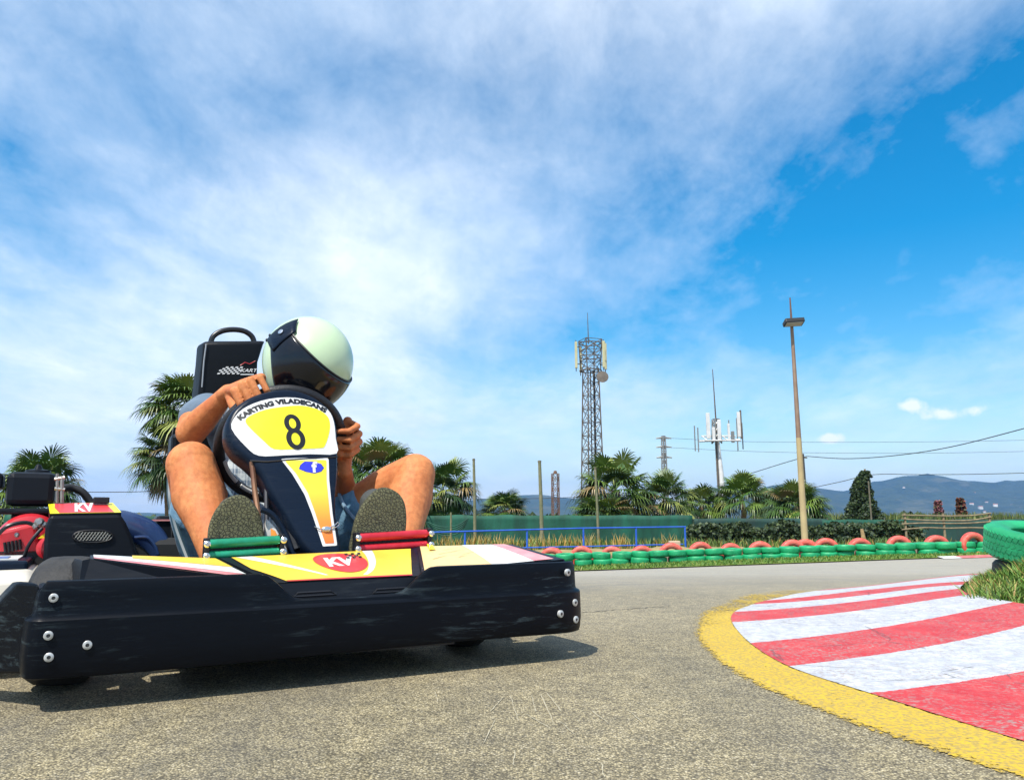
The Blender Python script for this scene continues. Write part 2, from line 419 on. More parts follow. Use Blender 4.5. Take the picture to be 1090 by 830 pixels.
# yellow line round the kerb's foot
def yellow_mat():
    m = bpy.data.materials.new('yellow_line'); m.use_nodes = True
    n = NT(m.node_tree); p = n.n['Principled BSDF']; t = n.add('ShaderNodeTexCoord').outputs['Object']
    uv = n.add('ShaderNodeTexCoord').outputs['UV']; su = n.add('ShaderNodeSeparateXYZ', ins={0: uv})
    c = n.mix(n.noise(t, 6, 5), (.52, .32, .01), (.66, .45, .02))
    n.l.new(n.mix(n.ramp(n.noise(t, 120, 3, .7), [(.42, 0.0), (.60, .85)]), c, (.30, .22, .07)), p.inputs['Base Color'])
    edge = n.m('MINIMUM', n.m('MULTIPLY', su.outputs[1], 5.0), n.m('MULTIPLY', n.m('SUBTRACT', 1.0, su.outputs[1]), 14.0), clamp=True)
    far = n.ramp(n.m('DIVIDE', su.outputs[0], 12.0), [(.62, 1.0), (.76, .45), (1.0, .25)])
    k = n.m('ADD', n.m('MULTIPLY', n.m('SUBTRACT', n.noise(t, 85, 5, .75), .5), 3.6), n.m('MULTIPLY', n.m('SUBTRACT', n.noise(t, 4.5, 5, .6), .5), 1.3))
    al = n.m('GREATER_THAN', n.m('MULTIPLY', edge, far), n.m('ADD', k, .40))
    n.l.new(al, p.inputs['Alpha']); p.inputs['Roughness'].default_value = .7
    b = n.add('ShaderNodeBump', ins={'Strength': .8, 'Distance': .004, 'Height': n.noise(t, 130, 4)}); n.l.new(b.outputs[0], p.inputs['Normal'])
    return m
YO = catmull([V((1.45, .42, 0)), V((1.16, .62, 0)), V((.94, .85, 0)), V((.76, 1.14, 0)), V((.612, 1.50, 0)), V((.555, 1.78, 0)), V((.535, 2.05, 0)), V((.55, 2.30, 0)),
              V((.60, 2.65, 0)), V((.69, 3.0, 0)), V((.84, 3.38, 0)), V((1.15, 3.95, 0)), V((1.5, 4.40, 0))], 10, False)
vs = []; fs = []; uvs = []
for i, (a, b) in enumerate(zip(YO, KO)):
    for j in range(5):
        p = a.lerp(b, j/4*1.03); vs.append((p.x, p.y, .0022+(g(p.x, p.y) if p.y > 4 else 0))); uvs.append((i/10, j/4))
for i in range(len(YO)-1):
    for j in range(4): a = i*5+j; fs.append((a, a+1, a+6, a+5))
yo = nm('yellow_line', vs, fs, yellow_mat(), smooth=True); tag(yo, kind='structure')
ul = yo.data.uv_layers.new(name='UVMap')
for lp in yo.data.loops: ul.data[lp.index].uv = uvs[lp.vertex_index]
# far kerb across the track
vs = []; fs = []; mi = []
m_red = M('kerb_red', (.55, .07, .07), .7, var=(.62, .2, .18), vscale=9); m_wht = M('kerb_white', (.75, .74, .72), .7, var=(.6, .58, .55), vscale=9)
for i in range(13):
    x = 8.2+i*.36; y0 = ge(x)-.42
    for j in range(2): vs.append((x+.1*j, y0+.45*j, g(x, y0+.45*j)+.012+.03*j))
    if i: fs.append((2*i-2, 2*i, 2*i+1, 2*i-1)); mi.append((i//2) % 2)
tag(nm('far_kerb', vs, fs, [m_wht, m_red], mi=mi), kind='structure')

# pale scrapes and a thin crack in the asphalt
m_scr = M('scrape', (.44, .395, .28), .9, var=(.33, .29, .2), vscale=60)
m_crk = M('crack', (.09, .08, .065), .95)
vs = []; fs = []
def streak(pts, wd, z=.0015):
    b = len(vs)
    for i, (x, y) in enumerate(pts):
        ww = wd*(.4+.6*random.random())*(0.3 if i in (0, len(pts)-1) else 1)
        q = pts[min(i+1, len(pts)-1)]; r_ = pts[max(i-1, 0)]; dx, dy = q[0]-r_[0], q[1]-r_[1]; L = math.hypot(dx, dy) or 1
        vs.append((x-dy/L*ww, y+dx/L*ww, g(x, y)+z)); vs.append((x+dy/L*ww, y-dx/L*ww, g(x, y)+z))
        if i: k = b+2*i; fs.append((k-2, k-1, k+1, k))
def gnd(px, py):
    r = ray(px, py); t = -CAM_H/r.z; return (r.x*t, r.y*t)
for a, b in [((536, 742), (522, 758)), ((543, 740), (552, 768)), ((566, 740), (570, 758)), ((575, 738), (590, 772)), ((582, 737), (598, 758)), ((560, 760), (585, 775)),
             ((528, 765), (515, 792)), ((596, 768), (612, 782)), ((630, 757), (648, 770)), ((668, 755), (684, 770)), ((548, 800), (546, 815)), ((640, 812), (643, 828)), ((463, 736), (466, 748))]:
    pa, pb = gnd(*a), gnd(*b); n_ = 9
    streak([(pa[0]+(pb[0]-pa[0])*i/n_+random.uniform(-.0012, .0012), pa[1]+(pb[1]-pa[1])*i/n_) for i in range(n_+1)], .0013)
tag(nm('scrape_marks', vs, fs, m_scr), kind='structure')
vs = []; fs = []
pa, pb = gnd(618, 652), gnd(712, 645)
streak([(pa[0]+(pb[0]-pa[0])*i/30+random.uniform(-.008, .008), pa[1]+(pb[1]-pa[1])*i/30+random.uniform(-.02, .02)) for i in range(31)], .005)
tag(nm('asphalt_crack', vs, fs, m_crk), kind='structure')

# ------------------------------------------------------------------ hills, far houses
RIDGE = [(-900, 549), (-300, 548), (100, 547), (300, 546), (450, 540), (520, 531), (570, 527), (610, 531), (650, 541), (740, 541), (800, 522), (830, 517), (860, 519), (900, 523),
         (935, 513), (970, 507), (1000, 507), (1035, 513), (1065, 515), (1095, 512), (1180, 516), (1300, 530), (1700, 545), (2600, 549)]
def ridge(px):
    for (a, b), (c, d_) in zip(RIDGE, RIDGE[1:]):
        if px <= c:
            t = (px-a)/(c-a); t = t*t*(3-2*t); return b+(d_-b)*t
    return 549
vs = []; fs = []; cols = 420; rows = 26
for i in range(cols+1):
    px = -900+3500*i/cols; r_ = ray(px, 553); dx = r_.x/r_.y
    h0 = (553.5-ridge(px))/820*5000
    for j in range(rows+1):
        yy = 3200+j*110
        f = sstep(3200, 5000, yy) if yy <= 5000 else 1-.8*sstep(5000, 6060, yy)
        p = V((dx*yy/700, yy/700, 0)); q = V((dx*yy/220, yy/220, 3))
        nz = mnoise.fractal(p, 1, 2, 5)*.30+abs(mnoise.fractal(q, 1, 2, 4))*-.22
        h = h0*f*(1+nz*(1-.9*(1-abs(f-1)) if yy > 4900 else 1))
        vs.append((dx*yy, yy, h-3))
for i in range(cols):
    for j in range(rows): a = i*(rows+1)+j; fs.append((a, a+rows+1, a+rows+2, a+1))
m_hill, n, p = mat('hill_forest', (.02, .04, .02), .95)
t = n.add('ShaderNodeTexCoord').outputs['Object']
c = n.mix(n.ramp(n.noise(t, .012, 6, .65), [(.4, 0.0), (.6, 1.0)]), (.012, .03, .016), (.03, .05, .022))
c = n.mix(n.ramp(n.noise(t, .0035, 5, .6), [(.56, 0.0), (.64, .55)]), c, (.10, .10, .06))
n.l.new(c, p.inputs['Base Color'])
hb = n.add('ShaderNodeBump', ins={'Strength': .8, 'Distance': 25.0, 'Height': n.noise(t, .02, 5)}); n.l.new(hb.outputs[0], p.inputs['Normal'])
hills = tag(nm('hills', vs, fs, m_hill, smooth=True), kind='structure')
m_hw = M('house_white', (.75, .73, .68), .8, var=(.65, .6, .52), vscale=.3); m_hr = M('house_roof', (.35, .16, .10), .8)
def hill_z(px, yy):
    i = int((px+900)/3500*cols); j = int((yy-3200)/110); return vs_h[i*(rows+1)+j][2]
vs_h = vs
for (px, yy) in [(1036, 3900), (1045, 3750), (1052, 4000), (1061, 3860), (1068, 3720), (1072, 4050), (1079, 3900), (1084, 4150), (1088, 3800), (1094, 4000), (1040, 4350),
                 (1018, 3700), (965, 4300), (1103, 3900), (1115, 4050), (1049, 3640)]:
    r_ = ray(px, 553); x = r_.x/r_.y*yy; z = hill_z(px, yy)
    s = random.uniform(.7, 1.3)
    e = empty('house', (x, yy, z), random.uniform(-.6, .6))
    tag(e, 'tiny white house scattered on the blue wooded hillside at right', 'house', 'white houses on the hillside')
    b = bmesh.new(); box(b, (0, 0, 3*s), (15*s, 10*s, 10*s)); obj('wall', b, m_hw, e, smooth=False)
    b = bmesh.new()
    a_ = [b.verts.new(q) for q in ((-8*s, -5.6*s, 8*s), (8*s, -5.6*s, 8*s), (8*s, 5.6*s, 8*s), (-8*s, 5.6*s, 8*s), (-8*s, 0, 11*s), (8*s, 0, 11*s))]
    for f_ in ((0, 1, 5, 4), (2, 3, 4, 5), (0, 4, 3), (1, 2, 5), (0, 3, 2, 1)): b.faces.new([a_[q] for q in f_])
    obj('roof', b, m_hr, e, smooth=False)

# air: even haze round everything
m = bpy.data.materials.new('haze'); m.use_nodes = True; n = NT(m.node_tree); n.n.clear()
pv = n.add('ShaderNodeVolumePrincipled', ins={'Color': (.20, .48, 1.0, 1), 'Density': .85e-4, 'Anisotropy': .0})
n.l.new(pv.outputs[0], n.add('ShaderNodeOutputMaterial').inputs['Volume'])
b = bmesh.new(); box(b, (0, 0, 0), (1, 1, 1)); hzo = obj('haze', b, m, smooth=False)
hzo.scale = (17900, 17900, 430); hzo.location = (0, 0, 215-5); tag(hzo, kind='stuff')

# ------------------------------------------------------------------ grass, weeds, reeds (uncountable)
def greens(name, cols, rough=.6):
    return [M(f'{name}_leaf', c, rough, var=tuple(x*.7 for x in c), vscale=3) for c in cols]
g_grass = greens('grass', [(.09, .20, .02), (.15, .27, .03), (.055, .13, .015), (.32, .33, .08), (.38, .25, .07)])
g_weed = greens('weed', [(.07, .15, .02), (.16, .22, .03), (.45, .26, .05), (.50, .38, .12), (.04, .08, .02)])
def blades(name, pts, hmin, hmax, wd, mats, wts, lean=.5, parent=None, seg=2):
    P = len(pts); vs = []; fs = []; mi = []
    ch = random.choices(range(len(mats)), wts, k=P)
    for (x, y, z), c_ in zip(pts, ch):
        h = random.uniform(hmin, hmax); a = random.uniform(0, 6.283); ln = random.uniform(.1, lean)*h
        dx, dy = math.cos(a)*ln, math.sin(a)*ln; b_ = random.uniform(0, 6.283); wx, wy = math.cos(b_)*wd*.5, math.sin(b_)*wd*.5
        k = len(vs)
        vs += [(x-wx, y-wy, z), (x+wx, y+wy, z), (x+dx*.35-wx*.8, y+dy*.35-wy*.8, z+h*.55), (x+dx*.35+wx*.8, y+dy*.35+wy*.8, z+h*.55), (x+dx, y+dy, z+h*.95)]
        fs += [(k, k+1, k+3, k+2), (k+2, k+3, k+4)]; mi += [c_, c_]
    return tag(nm(name, vs, fs, mats, parent, mi=mi), kind='stuff')
pts = []
for _ in range(15000):
    x = random.uniform(-3, 13); y = ge(x)+random.random()*1.75; pts.append((x, y, g(x, y)+.02))
blades('verge_grass', pts, .02, .075, .022, g_grass, [6, 5, 2, 1, 0], .8)
# infield mound at the right, beside the kerb
def bx(y):
    L_ = [(3.15, 2.06), (3.62, 2.12), (3.92, 2.24), (4.25, 2.44), (4.66, 2.70), (5.85, 3.48), (8, 4.9)]
    for (a, b), (c, d_) in zip(L_, L_[1:]):
        if y <= c: return b+(d_-b)*(y-a)/(c-a)
    return 4.9
def mound(x, y):
    ex = sstep(0, .50, x-bx(y)+.02) * sstep(0, .35, y-(3.28-.04*(x-2.1))); return -.01+.155*ex*(.55+.45*sstep(3.3, 3.9, y))*(1+.25*mnoise.noise(V((x*2, y*2, 0))))
vs = []; fs = []; nx, ny = 40, 44
for j in range(ny+1):
    for i in range(nx+1):
        y = 3.15+j*.11; x = bx(y)-.04+i*.12*(.25+.75*i/nx); vs.append((x, y, mound(x, y)+(g(x, y) if y > 4 else 0)))
for j in range(ny):
    for i in range(nx): a = j*(nx+1)+i; fs.append((a, a+1, a+nx+2, a+nx+1))
tag(nm('infield_ground', vs, fs, m_turf, smooth=True), kind='structure')
pts = []
while len(pts) < 24000:
    y = random.uniform(3.2, 6.8); x = bx(y)-.01+abs(random.gauss(0, .85)); z = mound(x, y)
    if z < .003 and random.random() < .75: continue
    pts.append((x, y, z-.005+(g(x, y) if y > 4 else 0)))
blades('infield_grass', pts, .025, .10, .009, g_grass, [5, 6, 3, 3, 2], .9)
pts = [(2.12+random.gauss(0, .05), 3.45+random.gauss(0, .07), .0) for _ in range(260)]
blades('grass_tuft', pts, .05, .12, .008, g_grass, [2, 5, 3, 2, 1], 1.3)
# weeds on the bank in front of the net fence
pts = []
for _ in range(7000):
    x = random.uniform(-6, 17.5)
    c_ = .5+.5*mnoise.noise(V((x*.55, 3, 0)))
    if random.random() > .25+c_: continue
    y = random.uniform(29.5, 39.2); pts.append((x, y, g(x, y)-.02))
blades('bank_weeds', pts, .15, .55, .05, g_weed, [8, 6, 1.2, 1.2, 4], .5)
pts = []
for cx_, n_ in [(-1.35, 260), (1.1, 90), (3.0, 120), (-.2, 90), (4.3, 120), (6.4, 60), (-2.6, 90), (2.1, 90)]:
    for _ in range(n_): x = cx_+random.gauss(0, .28); y = 31.5+random.gauss(0, .4); pts.append((x, y, g(x, y)))
blades('dry_weeds', pts, .2, .75, .035, g_weed, [1, 2, 5, 4, 0], .45)
# dark shrubs massed along the right part of the fence
def leafcloud(name, n_, fn, size, mats, wts, parent=None, kind=None):
    vs = []; fs = []; mi = []
    for _ in range(n_):
        p = fn()
        if p is None: continue
        a = V((random.gauss(0, 1), random.gauss(0, 1), random.gauss(0, 1))).normalized(); x, y, _d = frame(a)
        s = size*random.uniform(.5, 1.3); k = len(vs)
        vs += [p-x*s*.5, p+y*s*.45, p+x*s*.5, p-y*s*.45+a*s*.15]; fs.append((k, k+1, k+2, k+3)); mi.append(random.choices(range(len(mats)), wts)[0])
    o = nm(name, vs, fs, mats, parent, mi=mi)
    return tag(o, kind=kind) if kind else o
g_dark = greens('shrub', [(.022, .045, .012), (.045, .075, .018), (.09, .13, .03)])
def hedge_pt():
    x = random.uniform(8.5, 19.5); top = .15+.35*mnoise.noise(V((x*.8, 9, 0)))+.2*mnoise.noise(V((x*2.3, 4, 0)))
    z = random.uniform(-1.1, top); y = 37.6+random.gauss(0, .45)
    return V((x, y, z))
leafcloud('fence_undergrowth', 17000, hedge_pt, .17, g_dark, [5, 3, 1], kind='stuff')
# belt of reeds and crops beyond the fence, right
g_reed = greens('reed', [(.10, .15, .03), (.17, .19, .04), (.05, .085, .02)])
pts = []
for _ in range(9000):
    y = random.uniform(58, 66); x = random.uniform(.355*y, .95*y) if random.random() < .8 else random.uniform(.2*y, .95*y); pts.append((x, y, -.98))
blades('reed_belt', pts, 1.3, 2.15, .16, g_reed, [5, 3, 4], .25)
def belt_pt():
    y = random.uniform(70, 76); x = random.uniform(-62, 75); return V((x, y, random.uniform(-1, .55+.7*mnoise.noise(V((x*.12, 0, 5)))+.35*mnoise.noise(V((x*.5, 0, 2))))))
leafcloud('distant_hedgerow', 9000, belt_pt, .8, g_dark, [4, 4, 1], kind='stuff')

# ------------------------------------------------------------------ tyre wall
m_tg = M('green_tyre_paint', (.007, .225, .085), .45, var=(.015, .36, .135), vscale=5, bump=.5, bscale=30)
m_tr = M('red_tyre_paint', (.64, .04, .025), .5, var=(.74, .18, .13), vscale=7, bump=.5, bscale=30)
m_rub = M('bare_rubber', (.02, .02, .021), .7, var=(.035, .033, .03), vscale=9, bump=.6, bscale=60)
def tyre_prof(R_, w_, hole):
    h = w_/2
    return [(hole, -h*.62), (hole+.02*R_, -h*.8), ((hole+R_)/2, -h*1.0), (R_*.93, -h*.93), (R_*.985, -h*.72), (R_, -h*.3), (R_, h*.3), (R_*.985, h*.72), (R_*.93, h*.93),
            ((hole+R_)/2, h), (hole+.02*R_, h*.8), (hole, h*.62), (hole+.05*R_, h*.3), ((hole+R_)/2+.1*R_, h*.5), ((hole+R_)/2+.1*R_, -h*.5), (hole+.05*R_, -h*.3)]
def tyre_mesh(R_, w_, hole, n=28):
    b = bmesh.new(); lathe(b, tyre_prof(R_, w_, hole), n, closed=True); return b
proto_g = obj('tyre', tyre_mesh(.212, .138, .11), m_tg, auto=60)
proto_r = obj('tyre', tyre_mesh(.285, .16, .16, 36), m_tr, auto=60)
ORD = ['first', 'second', 'third', 'fourth', 'fifth', 'sixth', 'seventh', 'eighth', 'ninth', 'tenth', 'eleventh', 'twelfth', 'thirteenth', 'fourteenth', 'fifteenth', 'sixteenth',
       'seventeenth', 'eighteenth', 'nineteenth', 'twentieth', 'twenty-first', 'twenty-second', 'twenty-third', 'twenty-fourth', 'twenty-fifth', 'twenty-sixth', 'twenty-seventh']
def wall_y(x): return 17.0-.10*max(0, x-7)+.05*math.sin(x*1.9)
x = 10.45; k = 0
while x > -.15:
    for lv in (0, 1):
        o = proto_g if (k == 0 and lv == 0) else proto_g.copy()
        if o is not proto_g: COL.objects.link(o)
        y = wall_y(x)+random.uniform(-.03, .03)
        o.location = (x+random.uniform(-.03, .03), y, g(x, y)+.072+.136*lv+random.uniform(-.006, .006))
        o.rotation_euler = (random.uniform(-.07, .07), random.uniform(-.07, .07), random.random()*6)
        s = random.uniform(.95, 1.04); o.scale = (s, s, s)
        tag(o, f'green painted tyre, {"upper" if lv else "lower"} of the {ORD[k]} pair from the right end of the tyre wall', 'tyre', 'green tyres stacked in pairs along the track edge')
    k += 1; x -= .405
REDS = [1032, 994, 957, 918, 883, 864, 846, 811, 780, 748, 716, 684, 652, 620, 588, 559]
for i, px in enumerate(REDS):
    o = proto_r if i == 0 else proto_r.copy()
    if i: COL.objects.link(o)
    y = wall_y(9)+.36; x = atx(px, y); y = wall_y(x)+.36+(.2 if px == 864 else 0)
    if i == 0: y -= .45; x = atx(1033, y)
    o.location = (x, y, g(x, y)+(.20 if i == 0 else .135+random.uniform(-.03, .02))); o.rotation_euler = (R(90)+random.uniform(-.12, .12), 0, random.uniform(-.18, .18))
    s = random.uniform(.92, 1.04); o.scale = (s, s, s)
    lab = 'large red tyre standing fully upright in front, next to the big green tyre' if i == 0 else ('small red tyre set back between two red ones behind the lamp pole foot' if px == 864 else
          f'red painted tyre standing half sunk behind the green wall, {ORD[i]} from the right')
    tag(o, lab, 'tyre', 'red tyres standing upright behind the green ones')
# big green tyre resting on a black one at the right edge
def big_tyre(name, R_, w_, hole, m, tread):
    b = bmesh.new(); lathe(b, tyre_prof(R_, w_, hole), 96, closed=True)
    o = obj(name, b, m, auto=60)
    if tread:
        b = bmesh.new()
        for row, (z0, sg) in enumerate(((-.049, 1), (-.0165, -1), (.0165, 1), (.049, -1))):
            nb = 66
            for i in range(nb):
                a = 2*math.pi*(i+.5*(row % 2))/nb
                rm = Matrix.Rotation(a, 3, 'Z') @ Matrix.Rotation(R(24)*sg, 3, 'X')
                box(b, (math.cos(a)*(R_-.0055), math.sin(a)*(R_-.0055), z0), (.014, .025, .0285), rm)
        obj('tread', b, m, o, smooth=False)
    return o
t1 = big_tyre('tyre', .33, .175, .20, m_tg, True); t1.location = (2.985, 4.33, .228); t1.rotation_euler = (R(11), R(2), 0)
tag(t1, 'big bright green tyre with open tread lying at the right edge above the grass', 'tyre')
t2 = big_tyre('tyre', .33, .175, .20, m_tg, True); t2.location = (3.42, 5.0, .262); t2.rotation_euler = (R(3), R(-2), 1)
tag(t2, 'second big green tyre, mostly hidden behind the nearest one', 'tyre')
t3 = big_tyre('tyre', .29, .16, .18, m_rub, False); t3.location = (2.99, 4.36, .07)
tag(t3, 'unpainted black tyre in the grass under the big green one', 'tyre')

# ------------------------------------------------------------------ net fence, blue rail, rail fence, wooden poles
def net_mat(name, c1, c2):
    m, n, p = mat(name, c1, .75); t = n.add('ShaderNodeTexCoord').outputs['Object']
    mp = n.add('ShaderNodeMapping', ins={'Vector': t, 'Scale': (1, 1, .25)}).outputs[0]
    n.l.new(n.mix(n.ramp(n.noise(mp, 1.6, 5, .6), [(.35, 0.0), (.65, 1.0)]), c1, c2), p.inputs['Base Color'])
    b_ = n.add('ShaderNodeBump', ins={'Strength': .6, 'Distance': .06, 'Height': n.noise(mp, 3, 4)}); n.l.new(b_.outputs[0], p.inputs['Normal'])
    return m
m_net = net_mat('green_net', (.002, .050, .030), (.004, .095, .055)); m_net2 = net_mat('dark_net', (.010, .035, .028), (.012, .06, .045))
m_post = M('weathered_post', (.10, .09, .06), .85, var=(.17, .15, .10), vscale=6)
m_wood = M('weathered_wood', (.30, .24, .14), .85, var=(.18, .14, .08), vscale=5)
def net_fence(x0, x1, top, name, label, m, y=40.):
    e = empty(name, ((x0+x1)/2, y, -.99)); tag(e, label, 'fence')
    nx_ = int((x1-x0)/.25); cx = (x0+x1)/2; vs = []; fs = []
    for i in range(nx_+1):
        x = x0+(x1-x0)*i/nx_
        for j in range(7):
            z = (top+.99)*j/6-(.05*abs(math.sin(x*1.1))+.04*mnoise.noise(V((x, 0, 0))))*(j == 6)
            vs.append((x-cx, .07*mnoise.noise(V((x*1.3, j*.3, 1)))+.04*math.sin(x*3+j*.5), z))
    for i in range(nx_):
        for j in range(6): a = i*7+j; fs.append((a, a+7, a+8, a+1))
    net = nm('net', vs, fs, m, e, smooth=True)
    sol = net.modifiers.new('s', 'SOLIDIFY'); sol.thickness = .012
    x = x0+.3
    while x < x1:
        b = bmesh.new(); tube(b, [(x-cx, .1, -.1), (x-cx, .1, top+.99+.05)], .03, 8); obj('post', b, m_post, e); x += 2.9
    return e
net_fence(-26, atx(737, 40), .62, 'net_fence', 'long fence of blue green shade netting behind the kart and blue rail', m_net)
net_fence(atx(737, 40)+.15, atx(885, 40), .47, 'net_fence', 'darker shade netting fence behind the palms and undergrowth left of the lamp pole', m_net2, 40.4)
net_fence(atx(872, 40), atx(962, 40), .40, 'net_fence', 'short green netting fence below the ivy covered tree', m_net, 39.6)
net_fence(atx(955, 44), atx(1120, 44), .42, 'net_fence', 'black netting fence behind the wooden rail fence at far right', m_net2, 44.)
# slack bundle of netting hanging at the left part
b = bmesh.new()
for q in range(5):
    tube(b, catmull([(atx(455+q*2, 38.5), 38.5, .25-q*.09), (atx(470, 38.5), 38.4, .02-q*.10), (atx(486, 38.5), 38.4, .08-q*.10), (atx(499-q, 38.5), 38.5, .45-q*.10)], 6, False), .035, 6)
o = obj('loose_netting', b, m_net); tag(o, 'slack green netting drooping in folds beside the knee of the driver', 'netting')
m_blue = M('blue_paint', (.015, .09, .52), .45, var=(.03, .13, .55), vscale=4)
e = empty('railing', (3, 28.6, -.76)); tag(e, 'blue painted metal railing behind the left part of the tyre wall', 'railing')
def rp(px, py, y): q = at(px, py, y); return q-V((3, 28.6, -.76))
RY0, RY1 = 27.0, 30.0
def ry(px): return RY0+(RY1-RY0)*(px-455)/(730-455)
b = bmesh.new(); tube(b, [rp(330, 570, ry(330)), rp(455, 566.5, ry(455)), rp(621, 562, ry(621)), rp(730, 560.5, ry(730))], .028, 8); obj('top_rail', b, m_blue, e)
b = bmesh.new(); tube(b, [rp(330, 590, ry(330)), rp(495, 584, ry(495)), rp(621, 581.5, ry(621)), rp(730, 579, ry(730))], .024, 8); obj('bottom_rail', b, m_blue, e)
for px in (430, 495, 561, 621, 677, 729):
    b = bmesh.new(); q = rp(px, 562.5-(px-621)*.014+4*(px < 600)*.3, ry(px)); q2 = V((q.x, q.y, rp(px, 590, ry(px)).z)); tube(b, [q2, q], .034, 8); obj('post', b, m_blue, e)
e = empty('rail_fence', (atx(1008, 34), 34, -.85)); tag(e, 'weathered wooden rail fence with bowed rails at the far right', 'fence')
ex = atx(1008, 34)
for k, (a_, b_, c_) in enumerate([(547.5, 549, 546), (551.5, 554, 550), (557, 557, 555), (563, 562, 562)]):
    b = bmesh.new(); pp = catmull([at(px, yy, 34)-V((ex, 34, -.85)) for px, yy in ((960, a_+.6), (984, b_-.5), (1008, b_), (1034, b_-.5), (1055, c_))], 5, False)
    tube(b, pp, .035, 6); obj('rail', b, m_wood, e)
for px in (964, 1005, 1054):
    b = bmesh.new(); x = atx(px, 34)-ex; tube(b, [(x, .05, -.2), (x, .05, at(px, 546, 34).z+.85)], .05, 8); obj('post', b, m_wood, e)
def pole(name, px, y, ytop, r, m, lab, cat='pole', lean=0, zb=None, parts=None):
    x = atx(px, y); zt = at(px, ytop, y).z; zb = g(x, y) if zb is None else zb
    e = empty(name, (x, y, zb)); tag(e, lab, cat)
    b = bmesh.new(); tube(b, [(0, 0, -.1), (lean*.5+.01, 0, (zt-zb)*.5), (lean, 0, zt-zb)], [r*1.15, r, r*.85], 10); obj('shaft', b, m, e)
    return e, zt-zb
m_oldpole = M('old_pole', (.13, .15, .07), .85, var=(.22, .20, .12), vscale=7)
for px, yt, yy, r_, lab in [(506, 488, 36, .07, 'tall greenish wooden pole, leftmost of the three before the net fence'), (577, 490, 35, .085, 'brown wooden pole left of the short rusty lattice mast'),
                       (637, 497, 33, .055, 'slender pale wooden pole standing in front of the tall lattice mast')]:
    e, h = pole('wooden_pole', px, yy, yt, r_, m_oldpole, lab, lean=-.1)
    b = bmesh.new(); lathe(b, [(r_*.95, 0), (r_*.95, .07)], 10, Matrix.Translation((-.1, 0, h-.09))); obj('cap_ring', b, m_post, e)
e, h = pole('wooden_pole', 134/134*480, 36, 545, .05, m_oldpole, 'short pale stake in the shade netting near the knee of the driver')
b = bmesh.new(); box(b, (0, 0, .08), (.36, .25, .3)); o = obj('concrete_block', b, M('block', (.5, .38, .26), .9, var=(.42, .33, .24), vscale=6), bevel=.03, smooth=False)
xx = atx(717, 26); o.location = (xx, 26, at(717, 583, 26).z); tag(o, 'beige block on the bank just behind the tyre wall', 'block')
b = bmesh.new(); tube(b, [(0, 0, 0), (.03, 0, .4), (-.02, 0, .8)], [.16, .10, .07], 8); o = obj('tree_stump', b, M('stump', (.42, .30, .13), .9, var=(.3, .2, .1), vscale=6, bump=.8, bscale=20))
o.location = (atx(917, 36), 36, -.85); tag(o, 'pale tapering stump in front of the netting below the ivy covered tree', 'stump')
b = bmesh.new()
vs = []; fs = []
for i in range(41):
    x = .2+i*.19
    for j, (dy, dz) in enumerate([(0, -.15), (.3, .18), (.7, .26), (1.2, .2), (1.7, -.2)]):
        zz_ = dz*(.7+.5*mnoise.noise(V((x*1.7, j*.7, 0))))*sstep(0, .6, x-.2)*sstep(0, .8, 7.8-x); y = 24+dy; vs.append((x, y, g(x, y)+zz_))
for i in range(40):
    for j in range(4): a = i*5+j; fs.append((a, a+5, a+6, a+1))
tag(nm('dirt_bank', vs, fs, M('dirt', (.34, .23, .11), .95, var=(.24, .19, .07), vscale=4, bump=.8, bscale=14), smooth=True), kind='structure')

# ------------------------------------------------------------------ lamp pole, masts, pylon
m_steel = M('galvanised', (.33, .33, .31), .5, .6, var=(.25, .25, .24), vscale=3)
m_rust = M('rusty_steel', (.13, .075, .05), .7, .3, var=(.20, .11, .07), vscale=3)
m_brst = M('dull_brown_steel', (.16, .13, .10), .6, .3, var=(.10, .085, .07), vscale=2)
m_blk = M('black_housing', (.02, .02, .02), .5)
m_yp = M('pole_concrete', (.50, .40, .20), .75, var=(.38, .29, .15), vscale=1.5)
yy = 22.; x = atx(855.5, yy); zb = g(x, yy); H_ = at(842, 317, yy).z-zb
e = empty('floodlight_pole', (x, yy, zb)); tag(e, 'tall slender tapering pole with one dark floodlight near its top', 'lamp pole')
b = bmesh.new(); tube(b, [(0, 0, 0), (0, 0, 3.2)], [.095, .075], 14); obj('lower_shaft', b, m_yp, e)
b = bmesh.new(); tube(b, [(0, 0, 3.2), (0, 0, H_-.7)], [.072, .045], 12); obj('upper_shaft', b, M('pole_brown', (.24, .15, .10), .6, .2, var=(.32, .22, .15), vscale=3), e)
b = bmesh.new(); tube(b, [(0, 0, H_-.7), (.0, 0, H_)], [.035, .02], 8); obj('tip', b, m_rust, e)
zf = at(842, 345, yy).z-zb
b = bmesh.new(); box(b, (-.02, -.22, 0), (.56, .30, .13), Matrix.Rotation(R(-18), 3, 'X') @ Matrix.Rotation(R(-4), 3, 'Y')); fl = obj('floodlight', b, m_blk, e, bevel=.02, smooth=False); fl.location = (0, 0, zf)
b = bmesh.new(); box(b, (-.02, -.25, -.067), (.48, .22, .012), Matrix.Rotation(R(-18), 3, 'X') @ Matrix.Rotation(R(-4), 3, 'Y')); obj('lens', b, M('lens', (.4, .42, .42), .2), fl, smooth=False)
b = bmesh.new(); tube(b, [(-.2, -.05, .06), (0, 0, .1), (.2, -.05, .06)], .02, 6); obj('bracket', b, m_rust, e, loc=(0, 0, zf))

